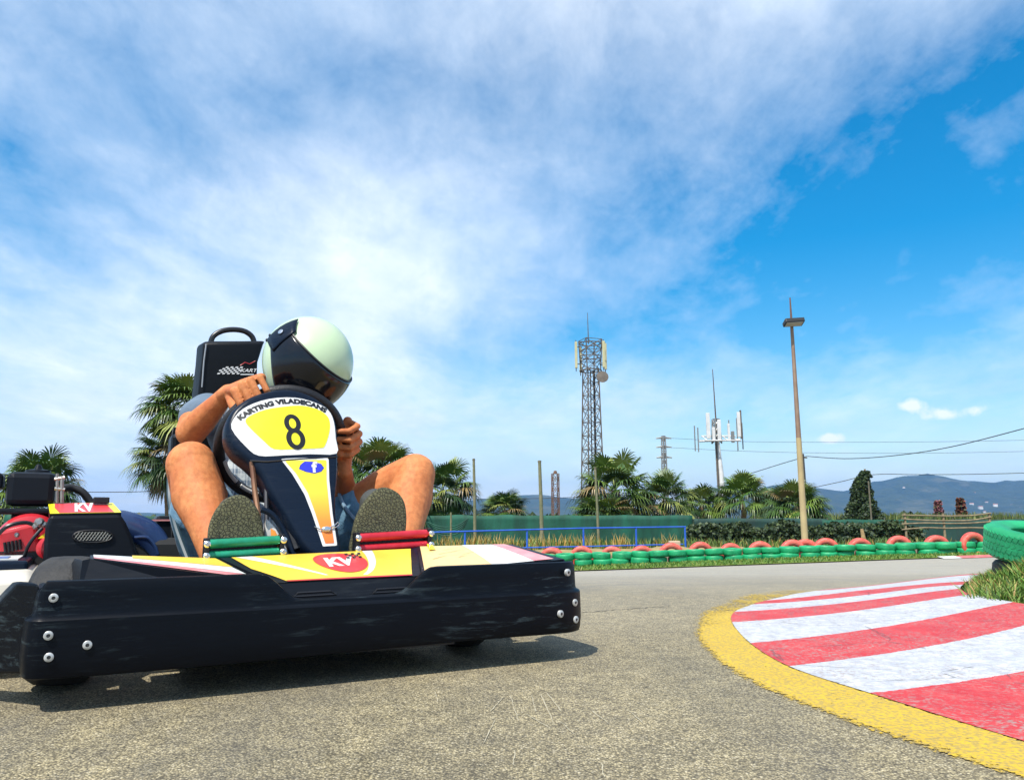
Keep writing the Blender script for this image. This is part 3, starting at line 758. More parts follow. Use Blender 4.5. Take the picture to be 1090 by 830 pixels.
def lattice(bm, x0, x1, z0, z1, w0, w1, step, r, rot=0.):
    """square lattice tower with legs, rings and crossed braces"""
    def corner(z, k):
        t = (z-z0)/(z1-z0); w_ = (w0+(w1-w0)*t)/2; a = rot+math.pi/4+k*math.pi/2
        return V((x0+(x1-x0)*t+w_*1.414*math.cos(a), w_*1.414*math.sin(a), z))
    for k in range(4): tube(bm, [corner(z0, k), corner(z1, k)], r*1.4, 5)
    n_ = max(1, round((z1-z0)/step))
    for i in range(n_):
        a, b_ = z0+(z1-z0)*i/n_, z0+(z1-z0)*(i+1)/n_
        for k in range(4):
            tube(bm, [corner(a, k), corner(b_, (k+1) % 4)], r*.75, 4); tube(bm, [corner(a, (k+1) % 4), corner(b_, k)], r*.75, 4); tube(bm, [corner(b_, k), corner(b_, (k+1) % 4)], r*.75, 4)
def base_thing(name, px, y, lab, cat): e = empty(name, (atx(px, y), y, -1)); return tag(e, lab, cat)
yy = 85.; e = base_thing('lattice_mast', 631.5, yy, 'tall brown steel lattice mast with panel antennas and a dish at its top', 'telecom mast')
zz_ = lambda py: at(545, py, yy).z+1
u = yy/820*1.003
b = bmesh.new(); lattice(b, 0, 0, 0, zz_(393), 27*u*.72, 17.5*u*.72, 1.5, .055, .35); obj('tower', b, m_brst, e)
b = bmesh.new(); tube(b, [(.35, -.2, 0), (.35, -.2, zz_(395))], .13, 6); tube(b, [(.0, .3, 0), (0, .3, zz_(395))], .07, 6); obj('cable_run', b, m_blk, e)
b = bmesh.new(); lattice(b, 0, 0, zz_(395), zz_(362), 22*u*.72, 26*u*.72, 1.1, .05, .35); obj('head_frame', b, m_brst, e)
b = bmesh.new()
for zq in (395, 380, 366):
    lathe(b, [(13*u*.95, 0), (13*u*.95, .08), (13*u*.88, .08), (13*u*.88, 0)], 12, Matrix.Translation((0, 0, zz_(zq))), closed=True)
obj('platform', b, m_brst, e)
m_pan = M('antenna_cream', (.55, .52, .30), .5, var=(.48, .45, .26), vscale=2)
for dx, dy in ((-16, -.6), (13.2, -1.0), (16.5, .2), (-9, 2)):
    b = bmesh.new(); box(b, (dx*u, dy, zz_(379)), (3.4*u*.8, .25, 29*u)); ap = obj('panel_antenna', b, m_pan, e, bevel=.04, smooth=False)
    b = bmesh.new(); tube(b, [(dx*u*.6, dy*.5, zz_(370)), (dx*u, dy+.15, zz_(370))], .05, 5); tube(b, [(dx*u*.6, dy*.5, zz_(388)), (dx*u, dy+.15, zz_(388))], .05, 5)
    tube(b, [(dx*u, dy+.2, zz_(363)), (dx*u, dy+.2, zz_(396))], .05, 5); obj('bracket', b, m_brst, ap)
b = bmesh.new(); lathe(b, [(0, 0), (.35, .04), (.62, .16), (.66, .3), (.0, .34)], 20, Matrix.Translation((11*u, -1.2, zz_(404))) @ Matrix.Rotation(R(80), 4, 'X')); obj('dish', b, m_brst, e)
b = bmesh.new(); tube(b, [(-.2, 0, zz_(366)), (-.25, 0, zz_(333))], [.07, .03], 6); obj('whip_aerial', b, m_brst, e)

yy = 60.; e = base_thing('lattice_mast', 591.5, yy, 'short rusty red lattice mast rising above the net fence', 'mast'); u = yy/820
b = bmesh.new(); lattice(b, 0, 0, 0, at(545, 504, yy).z+1, 8.6*u*.8, 8.0*u*.8, .85, .026, .2); obj('tower', b, m_rust, e)
b = bmesh.new(); lathe(b, [(.0, 0), (.15, .02), (.12, .2), (0, .25)], 8, Matrix.Translation((0, 0, at(545, 504, yy).z+1))); obj('cap', b, m_rust, e)

yy = 70.; e = base_thing('antenna_mast', 770, yy, 'white tubular mast carrying a ring of small antennas and a whip', 'telecom mast'); u = yy/820
zz_ = lambda py: at(545, py, yy).z+1
m_white = M('white_steel', (.72, .72, .70), .5, var=(.6, .6, .58), vscale=2)
b = bmesh.new(); tube(b, [(0, 0, 0), (0, 0, zz_(510)), (-.2, 0, zz_(470))], [.30, .26, .16], 12); obj('shaft', b, m_white, e)
b = bmesh.new(); tube(b, [(-.32, -.2, 0), (-.42, -.15, zz_(455))], .10, 6); obj('cable_run', b, m_brst, e)
b = bmesh.new()
tube(b, [(-22*u, 0, zz_(469.5)), (22*u, 0, zz_(468))], .10, 6); tube(b, [(-17*u, .9, zz_(463)), (20*u, .9, zz_(463))], .08, 6)
tube(b, [(-19*u, -1.0, zz_(470)), (19*u, -1.0, zz_(470))], .06, 6)
for q in (-16, -6, 6, 15): tube(b, [(q*u, -1, zz_(470)), (q*u, .9, zz_(463))], .05, 5)
obj('head_frame', b, m_white, e)
b = bmesh.new(); lattice(b, -.28, -.28, zz_(472), zz_(446), .62, .45, .5, .05, .3); obj('top_cage', b, m_steel, e)
for dx, a_, b_, wd, mm_ in ((-12.5, 441, 468, 3.9, m_white), (20.0, 440, 466, 3.2, m_white), (22.2, 438, 468, 1.6, m_brst), (-7, 456, 470, 3.0, m_white), (9, 452, 470, 2.2, m_white), (13, 460, 472, 3.2, m_steel), (-1, 448, 470, 3.6, m_white)):
    b = bmesh.new(); box(b, ((dx-2)*u, -.9, (zz_(a_)+zz_(b_))/2), (wd*u, .22, zz_(a_)-zz_(b_))); obj('panel_antenna', b, mm_, e, bevel=.03, smooth=False)
for dx, a_, b_ in ((-24.5, 453, 480), (-21, 455, 481), (12.5, 447, 462), (26.5, 450, 478), (21, 445, 480)):
    b = bmesh.new(); tube(b, [((dx-2)*u, 0, zz_(b_)), ((dx-2)*u, 0, zz_(a_))], .06, 5); obj('dipole_aerial', b, m_steel, e)
b = bmesh.new(); tube(b, [(-.28, 0, zz_(447)), (-.38, 0, zz_(393))], [.07, .035], 6); obj('whip_aerial', b, m_brst, e)

yy = 160.; e = base_thing('power_pylon', 709, yy, 'distant grey power pylon with three short crossarms', 'pylon'); u = yy/820; zz_ = lambda py: at(545, py, yy).z+1
b = bmesh.new(); lattice(b, 0, 0, 0, zz_(464), 7*u*.8, 3.4*u*.8, 1.6, .09, .5); obj('tower', b, m_steel, e)
for py in (466.5, 476, 487):
    b = bmesh.new(); tube(b, [(-8*u, 0, zz_(py)), (0, 0, zz_(py-1.5)), (8.5*u, 0, zz_(py))], .13, 5); tube(b, [(-8*u, 0, zz_(py)), (8.5*u, 0, zz_(py))], .10, 5); obj('crossarm', b, m_steel, e)
e, h = pole('utility_pole', 858.5, 60, 483, .14, M('dark_pole', (.06, .055, .05), .8), 'dark wooden utility pole just right of the floodlight pole, holding wires', zb=-1)
b = bmesh.new(); tube(b, [(-.35, 0, h-.3), (.35, 0, h-.3)], .05, 6); obj('crossarm', b, m_post, e)
m_wire = M('wire', (.04, .045, .05), .7)
def wire(lab, pts, r, grp='overhead wires'):
    b = bmesh.new(); P = catmull([at(px, py, y) for px, py, y in pts], 10, False); o_ = P[0].copy(); tube(b, [p-o_ for p in P], r, 5)
    o = obj('power_line', b, m_wire); o.location = o_; tag(o, lab, 'wire', grp)
wire('thick wire sagging from the utility pole to the upper right edge', [(859, 485.5, 60), (900, 488, 56), (950, 485, 51), (1010, 476, 46), (1090, 456, 41), (1200, 425, 36)], .028)
wire('wire running from the antenna mast down left of the utility pole', [(859, 485.5, 60), (830, 494, 63), (792, 506, 66)], .03)
wire('wire rising from palms past the ivy tree to right edge', [(860, 520, 60), (895, 512.5, 60), (930, 505, 60), (980, 505, 60), (1040, 504.5, 60), (1100, 503, 60), (1200, 500, 60)], .026)
wire('thin far wire, upper of the set crossing between pylon and right edge', [(709, 466, 160), (780, 469.5, 160), (850, 470.5, 160), (1000, 470, 160), (1150, 467, 160)], .035)
wire('thin far wire, lower of the set crossing between pylon and right edge', [(709, 476, 160), (790, 480, 160), (880, 482, 160), (1000, 482, 160), (1150, 479, 160)], .035)
wire('wire low at left, above the netting, between palm and far left', [(-40, 519, 60), (60, 523, 60), (130, 523.5, 60), (175, 522, 60)], .03)
wire('thin wire low across the gap by the small palm and rusty mast', [(455, 531, 70), (560, 530.5, 70), (640, 528, 70), (700, 524.5, 70)], .025)

# ------------------------------------------------------------------ palms
g_palm = greens('palm', [(.055, .12, .015), (.13, .21, .028), (.022, .055, .012), (.26, .30, .06), (.28, .20, .08)], .45)
m_trunk = M('palm_trunk', (.16, .11, .07), .9, var=(.24, .17, .10), vscale=6, bump=.9, bscale=14)
def fan_leaf(vs, fs, mi, base, dirv, L, r, k, droop):
    """petiole plus a fan of folded blades"""
    dirv = dirv.normalized(); side = dirv.cross(V((0, 0, 1)))
    side = side.normalized() if side.length > .05 else V((1, 0, 0)); up = side.cross(dirv).normalized()
    pet = base+dirv*L; pet.z -= droop*.15*L; wd = .022*r
    n0 = len(vs); vs += [base-side*wd, base+side*wd, pet+side*wd, pet-side*wd]; fs.append((n0, n0+1, n0+2, n0+3)); mi.append(k if k != 4 else 4)
    nb = 25; tilt = random.uniform(-.35, .35)
    for i in range(nb):
        a = (i/(nb-1)-.5)*R(250)+random.uniform(-.05, .05)
        dd = (dirv*math.cos(a)+side*math.sin(a)*math.cos(tilt)+up*math.sin(a)*math.sin(tilt)).normalized()
        ln = r*(1-.25*(abs(a)/2.2)**2)*random.uniform(.88, 1.08)
        nrm = dd.cross(up if abs(dd.dot(up)) < .9 else side).normalized()
        p1 = pet+dd*ln*.42; p2 = pet+dd*ln*.8; p3 = pet+dd*ln; dr = droop*ln
        p1.z -= dr*.06; p2.z -= dr*.28; p3.z -= dr*.62; w_ = .043*r
        n0 = len(vs)
        vs += [pet, p1-nrm*w_, p1+nrm*w_, p2-nrm*w_*.55, p2+nrm*w_*.55, p3]
        fs += [(n0, n0+1, n0+2), (n0+1, n0+3, n0+4, n0+2), (n0+3, n0+5, n0+4)]; mi += [k]*3
def crown_mesh(name, seed, nl, R_, skirt=.0, low=-.35, col=(5, 4, 4, 1.5, .5)):
    random.seed(seed); vs = []; fs = []; mi = []
    for i in range(nl):
        t = (i+.5)/nl; el = math.asin(min(1, low+(1.0-low)*t*.97)); az_ = i*2.39996+random.uniform(-.3, .3)
        dv = V((math.cos(az_)*math.cos(el), math.sin(az_)*math.cos(el), math.sin(el)))
        k = random.choices(range(5), col)[0]
        if t > .8: k = random.choice([0, 1, 3])
        fan_leaf(vs, fs, mi, V((0, 0, random.uniform(-.1, .1)*R_))+dv*.05*R_, dv, R_*random.uniform(.34, .62), R_*random.uniform(.36, .52), k, .45+.9*(1-t))
    me = bpy.data.meshes.new(name); me.from_pydata([tuple(v) for v in vs], [], fs); me.polygons.foreach_set('material_index', mi)
    for m_ in g_palm: me.materials.append(m_)
    return me
crowns = [crown_mesh('crown', 11, 60, 1.0, low=-.55), crown_mesh('crown', 23, 54, 1.0, low=-.4), crown_mesh('crown', 37, 64, 1.0, low=-.7, col=(4, 4, 4, 1.8, 1.2)), crown_mesh('crown', 51, 46, 1.0, low=-.25, col=(4, 6, 2, 2, .3))]
random.seed(99)
def skirt_mesh(Rs, h):
    vs = []; fs = []; mi = []
    for i in range(34):
        a = i*2.4; z = -h*random.random(); dv = V((math.cos(a), math.sin(a), -1.6))
        fan_leaf(vs, fs, mi, V((0, 0, z)), dv, Rs*.3, Rs*random.uniform(.45, .7), random.choices((4, 2, 0), (6, 3, 1))[0], .9)
    return vs, fs, mi
def palm(px, y, pyc, rpx, var, lab, trunk_r=.16, zb=-1., skirt=0, rot=0, squash=1.):
    x = atx(px, y); zc = at(px, pyc, y).z; rr = rpx*y/820
    e = empty('palm_tree', (x, y, zb), rot); tag(e, lab, 'palm', 'fan palms behind the fence')
    c_ = bpy.data.objects.new('crown', crowns[var]); COL.objects.link(c_); c_.parent = e; c_.location = (0, 0, zc-zb); c_.scale = (rr*1.2, rr*1.2, rr*1.18*squash)
    b = bmesh.new(); h = zc-zb; P = [(.06*math.sin(i*.9), .05*math.cos(i*1.3), h*i/8) for i in range(9)]
    tube(b, P, [trunk_r*(1.25-.35*i/8)*(1+.06*(i % 2)) for i in range(9)], 10); obj('trunk', b, m_trunk, e)
    if skirt:
        v_, f_, m_ = skirt_mesh(rr*.9, skirt); s_ = nm('dead_fronds', v_, f_, g_palm, e, mi=m_); s_.location = (0, 0, zc-zb-.1)
    return e
palm(36, 46, 519, 46, 1, 'fan palm behind the black air filter box at far left', rot=.5)
palm(191, 36, 428, 46, 0, 'tallest fan palm, left of the driver, rising behind the seat', trunk_r=.12, skirt=1.0, squash=.85)
palm(176, 37, 482, 38, 2, 'drooping pale fan palm in front of the tallest one, thin bare trunk', trunk_r=.07, skirt=.6, rot=2)
palm(402, 40, 504, 47, 0, 'dense fan palm seen between the right hand and knee of the driver', rot=1.2)
palm(470, 43, 522, 36, 2, 'low dark fan palm just right of the bent knee', rot=2.7)
palm(536, 52, 543, 29, 1, 'small bright fan palm between two wooden poles', rot=.2, squash=.8)
palm(655, 46, 522, 42, 2, 'large fan palm with reddish trunk in front of the tall mast', trunk_r=.28, rot=.9, skirt=.5)
palm(640, 44, 545, 32, 3, 'low spreading yellow green fan palm at the foot of the tall mast', rot=2.2, squash=.6)
palm(708, 49, 530, 33, 1, 'fan palm right of the large one, below the distant pylon', rot=2.0)
palm(748, 54, 538, 27, 0, 'darker small fan palm just left of the white antenna mast', rot=4.0)
palm(791, 52, 531, 32, 3, 'fan palm immediately right of the white antenna mast', rot=3.1)
palm(822, 58, 536, 24, 0, 'small palm in the gap between mast palm and lamp pole palm', rot=5)
palm(848, 44, 538, 34, 0, 'fan palm growing around the floodlight pole, fronds touching netting', rot=.4, skirt=.4)
palm(832, 42, 566, 20, 3, 'low young fan palm with yellow fronds left of the floodlight pole foot', rot=1.1, squash=.7)

# ivy covered tree, red shrubs
yy = 50.; e = base_thing('ivy_covered_tree', 918, yy, 'dark conical tree smothered in ivy with a hooked top', 'tree')
u = yy/820
def ivy_pt():
    t = random.random()**.75; z = t; wd = (1-t)**.8*19+4.0*math.sin(t*9)*(1-t)+2.5
    a = random.random()*6.283; r_ = wd*math.sqrt(random.random())*(1+.3*mnoise.noise(V((a*2, t*6, 0))))
    p = V((math.cos(a)*r_*u, math.sin(a)*r_*u, (553-495)*u*t+.9)); p.x += (4*t*t)*u
    if t > .9: p.x += random.uniform(0, 6)*u*.8
    return p
leafcloud('foliage', 9500, ivy_pt, .17, greens('ivy', [(.018, .04, .010), (.045, .08, .018), (.09, .13, .03)]), [6, 3, .8], e)
b = bmesh.new(); tube(b, [(0, 0, 0), (.2, 0, 2.4), (.4, 0, 4.6)], [.2, .14, .06], 8); tube(b, [(.2, 0, 2.2), (-.3, .2, 3.0)], [.08, .03], 6); tube(b, [(.3, 0, 3.2), (.75, .1, 3.7)], [.06, .03], 6); obj('trunk', b, m_trunk, e)
e2, h = pole('wooden_pole', 927.5, 47, 512, .05, m_post, 'thin grey pole beside the ivy covered tree', zb=-1)
g_pink = greens('pink', [(.33, .12, .13), (.22, .07, .07), (.10, .08, .03)]); g_rust = greens('rusty', [(.22, .07, .035), (.12, .05, .03), (.06, .07, .02)])
for px, pyt, rpx, gm, lab in ((1000, 533, 7, g_pink, 'small shrub with pinkish leaves above the reeds at right'), (1024, 530, 8, g_rust, 'rust red leaved shrub above the reeds at right, nearest the edge')):
    yy = 62.; e = base_thing('shrub', px, yy, lab, 'shrub'); u = yy/820; top = at(545, pyt, yy).z+1
    def sp_():
        a = random.random()*6.283; t = random.random(); r_ = rpx*u*math.sqrt(random.random())*(1-.55*t); return V((math.cos(a)*r_, math.sin(a)*r_*.8, .8+(top-.8)*t))
    leafcloud('foliage', 900, sp_, .22, gm, [4, 3, 2], e)
    b = bmesh.new(); tube(b, [(0, 0, 0), (.05, 0, top*.7)], [.07, .03], 6); obj('stem', b, m_trunk, e)

# ================================================================== KART
KC = V((-.41, 1.83, 0)); KA = R(29)
cK, sK = math.cos(KA), math.sin(KA)
def k_ray(px, py):
    r = ray(px, py); o = V((-KC.x, -KC.y, CAM_H))
    f_ = lambda v: V((v.x*cK+v.y*sK, -v.x*sK+v.y*cK, v.z))
    return f_(o), f_(r)
def k_at(px, py, y):                  # kart-frame point on the cross plane y
    o, r = k_ray(px, py); return o+r*((y-o.y)/r.y)
def k_pl(px, py, p0, n_):
    o, r = k_ray(px, py); n_ = V(n_); return o+r*((V(p0)-o).dot(n_)/r.dot(n_))

def plastic(name, c, rough=.35, scuff=.5, c2=None, sc=(.16, .19, .20), bs=.06):
    m, n, p = mat(name, c, rough, spec=.13)
    t = n.add('ShaderNodeTexCoord').outputs['Object']
    mp = n.add('ShaderNodeMapping', ins={'Vector': t, 'Scale': (1.0, 3, 9)}).outputs[0]
    s1 = n.ramp(n.noise(mp, 7, 9, .72, .3), [(.54, 0.0), (.74, 1.0)])
    s2 = n.ramp(n.noise(t, 3.1, 3), [(.42, 0.0), (.62, 1.0)])
    k = n.m('MULTIPLY', n.m('MULTIPLY', s1, s2), scuff)
    n.l.new(n.mix(k, n.mix(n.noise(t, 5, 5), c, c2 or tuple(x*1.5 for x in c)), sc), p.inputs['Base Color'])
    n.l.new(n.m('ADD', n.m('MULTIPLY', n.noise(mp, 11, 7, .7), .35), rough-.10), p.inputs['Roughness'])
    b_ = n.add('ShaderNodeBump', ins={'Strength': bs, 'Distance': .003, 'Height': n.noise(mp, 20, 6, .7)}); n.l.new(b_.outputs[0], p.inputs['Normal'])
    return m
m_bump = plastic('black_bumper_plastic', (.0018, .003, .0055), .33, .5, sc=(.14, .20, .22), bs=.2)
m_bplas = plastic('black_plastic', (.008, .010, .014), .28, .22)
m_navy = plastic('dark_blue_plastic', (.005, .010, .021), .22, .12, bs=.0)
m_tyre = M('kart_tyre', (.016, .016, .017), .75, var=(.035, .034, .032), vscale=14, bump=.5, bscale=60)
m_chrome = M('chrome', (.75, .75, .73), .22, 1.0)
m_frame = M('frame_paint', (.02, .022, .03), .35)
m_white_st = M('white_sticker', (.72, .72, .70), .35, var=(.62, .62, .60), vscale=12)
m_yel = M('yellow_sticker', (.85, .80, .02), .35, var=(.80, .74, .02), vscale=9)
m_yel2 = M('golden_sticker', (.80, .56, .06), .38, var=(.72, .46, .05), vscale=6)
m_peach = M('peach_sticker', (.80, .55, .24), .4, var=(.72, .50, .22), vscale=14)
m_pink = M('pink_sticker', (.72, .32, .32), .4, var=(.62, .2, .22), vscale=14)
m_redst = M('red_sticker', (.62, .05, .05), .35, var=(.52, .03, .04), vscale=9)
m_ink = M('black_ink', (.008, .008, .010), .4)
m_blue_st = M('blue_sticker', (.03, .04, .55), .4)
kart = empty('go_kart', KC, KA)
tag(kart, 'black and yellow racing go-kart number 8 cornering with its driver', 'go-kart')

# ---- front bumper: one skin swept round a plan curve
PLAN = catmull([V((-.608, .16, 0)), V((-.607, .09, 0)), V((-.603, .03, 0)), V((-.588, .004, 0)), V((-.55, -.003, 0)), V((-.40, -.006, 0)), V((-.15, -.010, 0)), V((.15, -.010, 0)), V((.40, -.006, 0)),
                V((.60, -.004, 0)), V((.685, .02, 0)), V((.722, .08, 0)), V((.735, .18, 0)), V((.735, .34, 0))], 14, False)
def top_z(x):
    a = .254
    if -.60 < x: a = .254+.003*math.sin(x*3)
    dip = sstep(-.165, -.075, x)*(1-sstep(.155, .255, x)); return a-.060*dip
b = bmesh.new(); rings = []
for i, p in enumerate(PLAN):
    q = PLAN[min(i+1, len(PLAN)-1)]-PLAN[max(i-1, 0)]; q.normalize(); nn = V((q.y, -q.x, 0))     # outward
    if nn.dot(p-V((0, .3, 0))) < 0: nn = -nn
    tz = top_z(p.x); fl_ = sstep(.10, .46, p.y)*(p.x < 0)
    tz -= .016*(1-sstep(-.604, -.578, p.x))+.014*sstep(.70,.735,p.x); zb = .068+.004*math.sin(p.x*4)
    prof = [(-.030, zb+.012), (-.010, zb), (-.002, zb+.003), (.001, zb+.012), (.004, .11), (.003, .150), (.002, .1755), (-.001, .1795), (-.0085, .1835), (-.0105, .190)]
    up = [(-.012, max(.1905, tz-.03)), (-.0135, max(.1915, tz-.010)), (-.017, max(.1925, tz-.002)), (-.023, max(.1932, tz)), (-.036, max(.188, tz-.003)), (-.040, max(.18, tz-.02)), (-.036, .16), (-.032, .10)]
    rings.append([b.verts.new(p+nn*o_+V((0, 0, z))) for o_, z in prof+up])
for i in range(len(rings)-1):
    for j in range(len(rings[0])): k = (j+1) % len(rings[0]); b.faces.new((rings[i][j], rings[i+1][j], rings[i+1][k], rings[i][k]))
b.faces.new(rings[0]); b.faces.new(rings[-1][::-1])
bump = obj('front_bumper', b, m_bump, kart, auto=32)
b = bmesh.new(); P = [(42, 621), (22, 619.5), (18, 621), (10, 629), (0, 640), (-22, 660), (-40, 664), (-40, 716), (42, 718)]
vv = [b.verts.new(k_at(px, py, .03+.0022*(42-px))) for px, py in P]; b.faces.new(vv)
r_ = bmesh.ops.extrude_face_region(b, geom=b.faces[:]); bmesh.ops.translate(b, vec=(-.012, .05, 0), verts=[v_ for v_ in r_['geom'] if isinstance(v_, bmesh.types.BMVert)])
obj('bumper_side', b, m_bump, kart, bevel=.006, smooth=False)
def bolt(px, py, y, par, n_=(0, -1, 0), r=.0085):
    p = k_at(px, py, y); x_, y_, z_ = frame(V(n_)); mt = Matrix.Translation(p) @ Matrix((x_, y_, z_)).transposed().to_4x4()
    mt = Matrix.Translation(V(n_).normalized()*.003) @ mt
    b = bmesh.new(); lathe(b, [(r, -.004), (r, .0022), (r*.86, .0032), (r*.42, .0034), (r*.36, .0024), (0, .0024)], 18, mt)
    for f_ in b.faces:
        if max(((v_.co-mt.translation).cross(z_)).length for v_ in f_.verts) < r*.44: f_.material_index = 1
    obj('bolt', b, [m_boltw, m_hex], par)
    return p
m_boltw_ = 0
m_boltw = M('zinc_washer', (.62, .63, .62), .35, .3, var=(.4, .4, .38), vscale=90)
m_hex = M('bolt_socket', (.03, .03, .03), .5)
for px, py, yo_ in ((57, 636, .008), (51.5, 676, -.006), (52, 699, -.006), (93, 686, -.007)): bolt(px, py, yo_, bump)
for px, py, yo_ in ((603.5, 609, .004), (611, 641, .008), (596, 653, -.007), (612, 659, .008)): bolt(px, py, yo_, bump, (.3, -1, 0), .0095)

# ---- nose fairing: wings and centre panel
def quad_panel(name, c4, thick, m, par, nu=10, nv=8, bulge=.0):
    """c4: front-left, front-right, rear-right, rear-left; solid panel with slight crown"""
    A, B, C_, D = [V(q) for q in c4]
    def sf(u, v_, off=0.):
        p = A.lerp(B, u).lerp(D.lerp(C_, u), v_); nrm = (B-A).cross(D-A).normalized()
        return p+nrm*(off+bulge*(1-(2*u-1)**2)*(1-(2*v_-1)**2))
    b = bmesh.new(); G = [[[b.verts.new(sf(i/nu, j/nv, -k*thick)) for j in range(nv+1)] for i in range(nu+1)] for k in (0, 1)]
    for k in (0, 1):
        for i in range(nu):
            for j in range(nv): b.faces.new((G[k][i][j], G[k][i+1][j], G[k][i+1][j+1], G[k][i][j+1]))
    for i in range(nu):
        for j in (0, nv): b.faces.new((G[0][i][j], G[0][i+1][j], G[1][i+1][j], G[1][i][j]))
    for j in range(nv):
        for i in (0, nu): b.faces.new((G[0][i][j], G[0][i][j+1], G[1][i][j+1], G[1][i][j]))
    return obj(name, b, m, par, auto=35), sf
# central hump
cen, sf_c = quad_panel('nose_panel', ((-.125, .055, .227), (.245, .055, .231), (.30, .27, .290), (-.215, .27, .276)), .012, m_bplas, kart, bulge=.006)
b = bmesh.new()
vsN = [(-.135, .056, .226), (.255, .056, .230), (.235, .040, .178), (-.115, .040, .178)]
q_ = [b.verts.new(v_) for v_ in vsN]; b.faces.new(q_); r_ = bmesh.ops.extrude_face_region(b, geom=b.faces[:]); bmesh.ops.translate(b, vec=(0, .01, -.001), verts=[v_ for v_ in r_['geom'] if isinstance(v_, bmesh.types.BMVert)])
lip = obj('nose_lip', b, m_bplas, cen, smooth=False)
for x0_ in (-.085, .105):
    b = bmesh.new(); pts = [V((x0_, .034, .196)), V((x0_+.10, .034, .197)), V((x0_+.085, .034, .205)), V((x0_+.01, .034, .204))]
    tube(b, pts, .003, 6, closed=True); obj('air_opening', b, m_ink, cen)
def stick(name, sf, uv, m, par, off=.0015, cell=.05):
    fnn = lambda x, y, o_: sf(x, y, off)
    return decal(name, [V(q) for q in uv], fnn, m, par, cell)
stick('sticker', sf_c, [(.085, .02), (.915, .02), (.955, .5), (.985, .98), (.05, .98), (.03, .5)], m_yel2, cen)
arc = lambda cx_, cy_, rx, ry_, a0, a1, n_=14: [(cx_+rx*math.cos(R(a0+(a1-a0)*i/n_)), cy_+ry_*math.sin(R(a0+(a1-a0)*i/n_))) for i in range(n_+1)]
def strip_uv(name, sf, pts, w0, w1, m, par, off=.0022):
    pts = catmull([V((x, y, 0)) for x, y in pts], 6, False); vs_ = []; fs_ = []
    for i, p_ in enumerate(pts):
        ww = w0+(w1-w0)*i/(len(pts)-1); vs_ += [sf(p_.x-ww/2, p_.y, off), sf(p_.x+ww/2, p_.y, off)]
        if i: k = 2*i; fs_.append((k-2, k-1, k+1, k))
    nm(name, vs_, fs_, m, par)
strip_uv('swoosh', sf_c, [(.105, .965), (.16, .72), (.215, .50), (.29, .28), (.36, .12)], .075, .02, m_white_st, cen)
strip_uv('swoosh', sf_c, [(.735, .965), (.725, .70), (.70, .42), (.655, .20), (.60, .08)], .055, .03, m_white_st, cen)
stick('edge_line', sf_c, [(.085, .0), (.915, .0), (.915, .035), (.085, .035)], m_redst, cen, .0026)
ov = arc(.53, .52, .148, .36, 0, 352, 40); stick('logo_oval', sf_c, ov, m_redst, cen, .003)
def place_text(s, size, bold, fn, m, par, name, shear=0):
    vs_, fs_ = text2d(s, size, bold, shear); vs_ = [fn(x, y) for x, y, z in vs_]
    return nm(name, vs_, fs_, m, par)
lw = .60
place_text('KV', 1, .05, lambda x, y: sf_c(.425+x*.125, .36+y*.42+x*.02, .0038), m_white_st, cen, 'lettering', .25)
vs_ = []; fs_ = []
for i in range(5):
    for j in range(3):
        if (i+j) % 2 == 0:
            u0, v0 = .575+i*.018+j*.006, .60+j*.08+i*.004; k = len(vs_)
            vs_ += [sf_c(u0, v0, .004), sf_c(u0+.018, v0+.004, .004), sf_c(u0+.024, v0+.08, .004), sf_c(u0+.006, v0+.076, .004)]; fs_.append((k, k+1, k+2, k+3))
nm('chequered_flag', vs_, fs_, m_ink, cen)
# left wing (viewer's left), rises over the wheel
wl, sf_l = quad_panel('nose_wing', ((-.50, .155, .286), (-.165, .030, .236), (-.215, .28, .274), (-.50, .225, .291)), .012, m_bplas, kart, 12, 6)
stick('sticker', sf_l, [(.02, .10), (.98, .05), (.97, .38), (.02, .42)], m_pink, wl); stick('sticker', sf_l, [(.02, .30), (.98, .22), (.96, .66), (.02, .9)], m_white_st, wl, .0021)
stick('sticker', sf_l, [(.28, .62), (.97, .52), (.96, .96), (.30, .96)], m_yel2, wl, .0027)
b = bmesh.new()
P = [(-.515, .15, .283), (-.50, .153, .286), (-.165, .028, .235), (-.15, .03, .18), (-.52, .12, .18), (-.545, .30, .25), (-.53, .22, .284)]
q_ = [b.verts.new(v_) for v_ in P]; b.faces.new((q_[1], q_[4], q_[3], q_[2])); b.faces.new((q_[0], q_[4], q_[1])); b.faces.new((q_[6], q_[5], q_[4], q_[0]))
o = obj('wing_skirt', b, m_bplas, wl, smooth=False); so_ = o.modifiers.new('s', 'SOLIDIFY'); so_.thickness = .006
# right wing
wr, sf_r = quad_panel('nose_wing', ((.235, .045, .236), (.66, .045, .262), (.60, .235, .298), (.315, .28, .296)), .012, m_bplas, kart, 12, 6, .004)
stick('sticker', sf_r, [(.02, .03), (.55, .03), (.52, .97), (.03, .97)], m_peach, wr); stick('sticker', sf_r, [(.48, .03), (.80, .03), (.78, .97), (.45, .97)], m_white_st, wr, .0021)
stick('sticker', sf_r, [(.78, .03), (.93, .03), (.90, .97), (.76, .97)], m_pink, wr, .0027)
m_scf = M('scuffed', (.34, .24, .12), .6)
for L_ in ([(.10, .42), (.22, .50), (.34, .49), (.46, .58)], [(.16, .58), (.28, .64), (.38, .70), (.50, .71)], [(.22, .74), (.34, .79), (.44, .78)], [(.30, .40), (.36, .44), (.47, .46)]):
    strip_uv('scuff', sf_r, L_, .018, .006, m_scf, wr, .0032)
b = bmesh.new(); P = [(.66, .045, .262), (.60, .235, .298), (.635, .26, .262), (.69, .06, .21), (.66, .04, .20)]
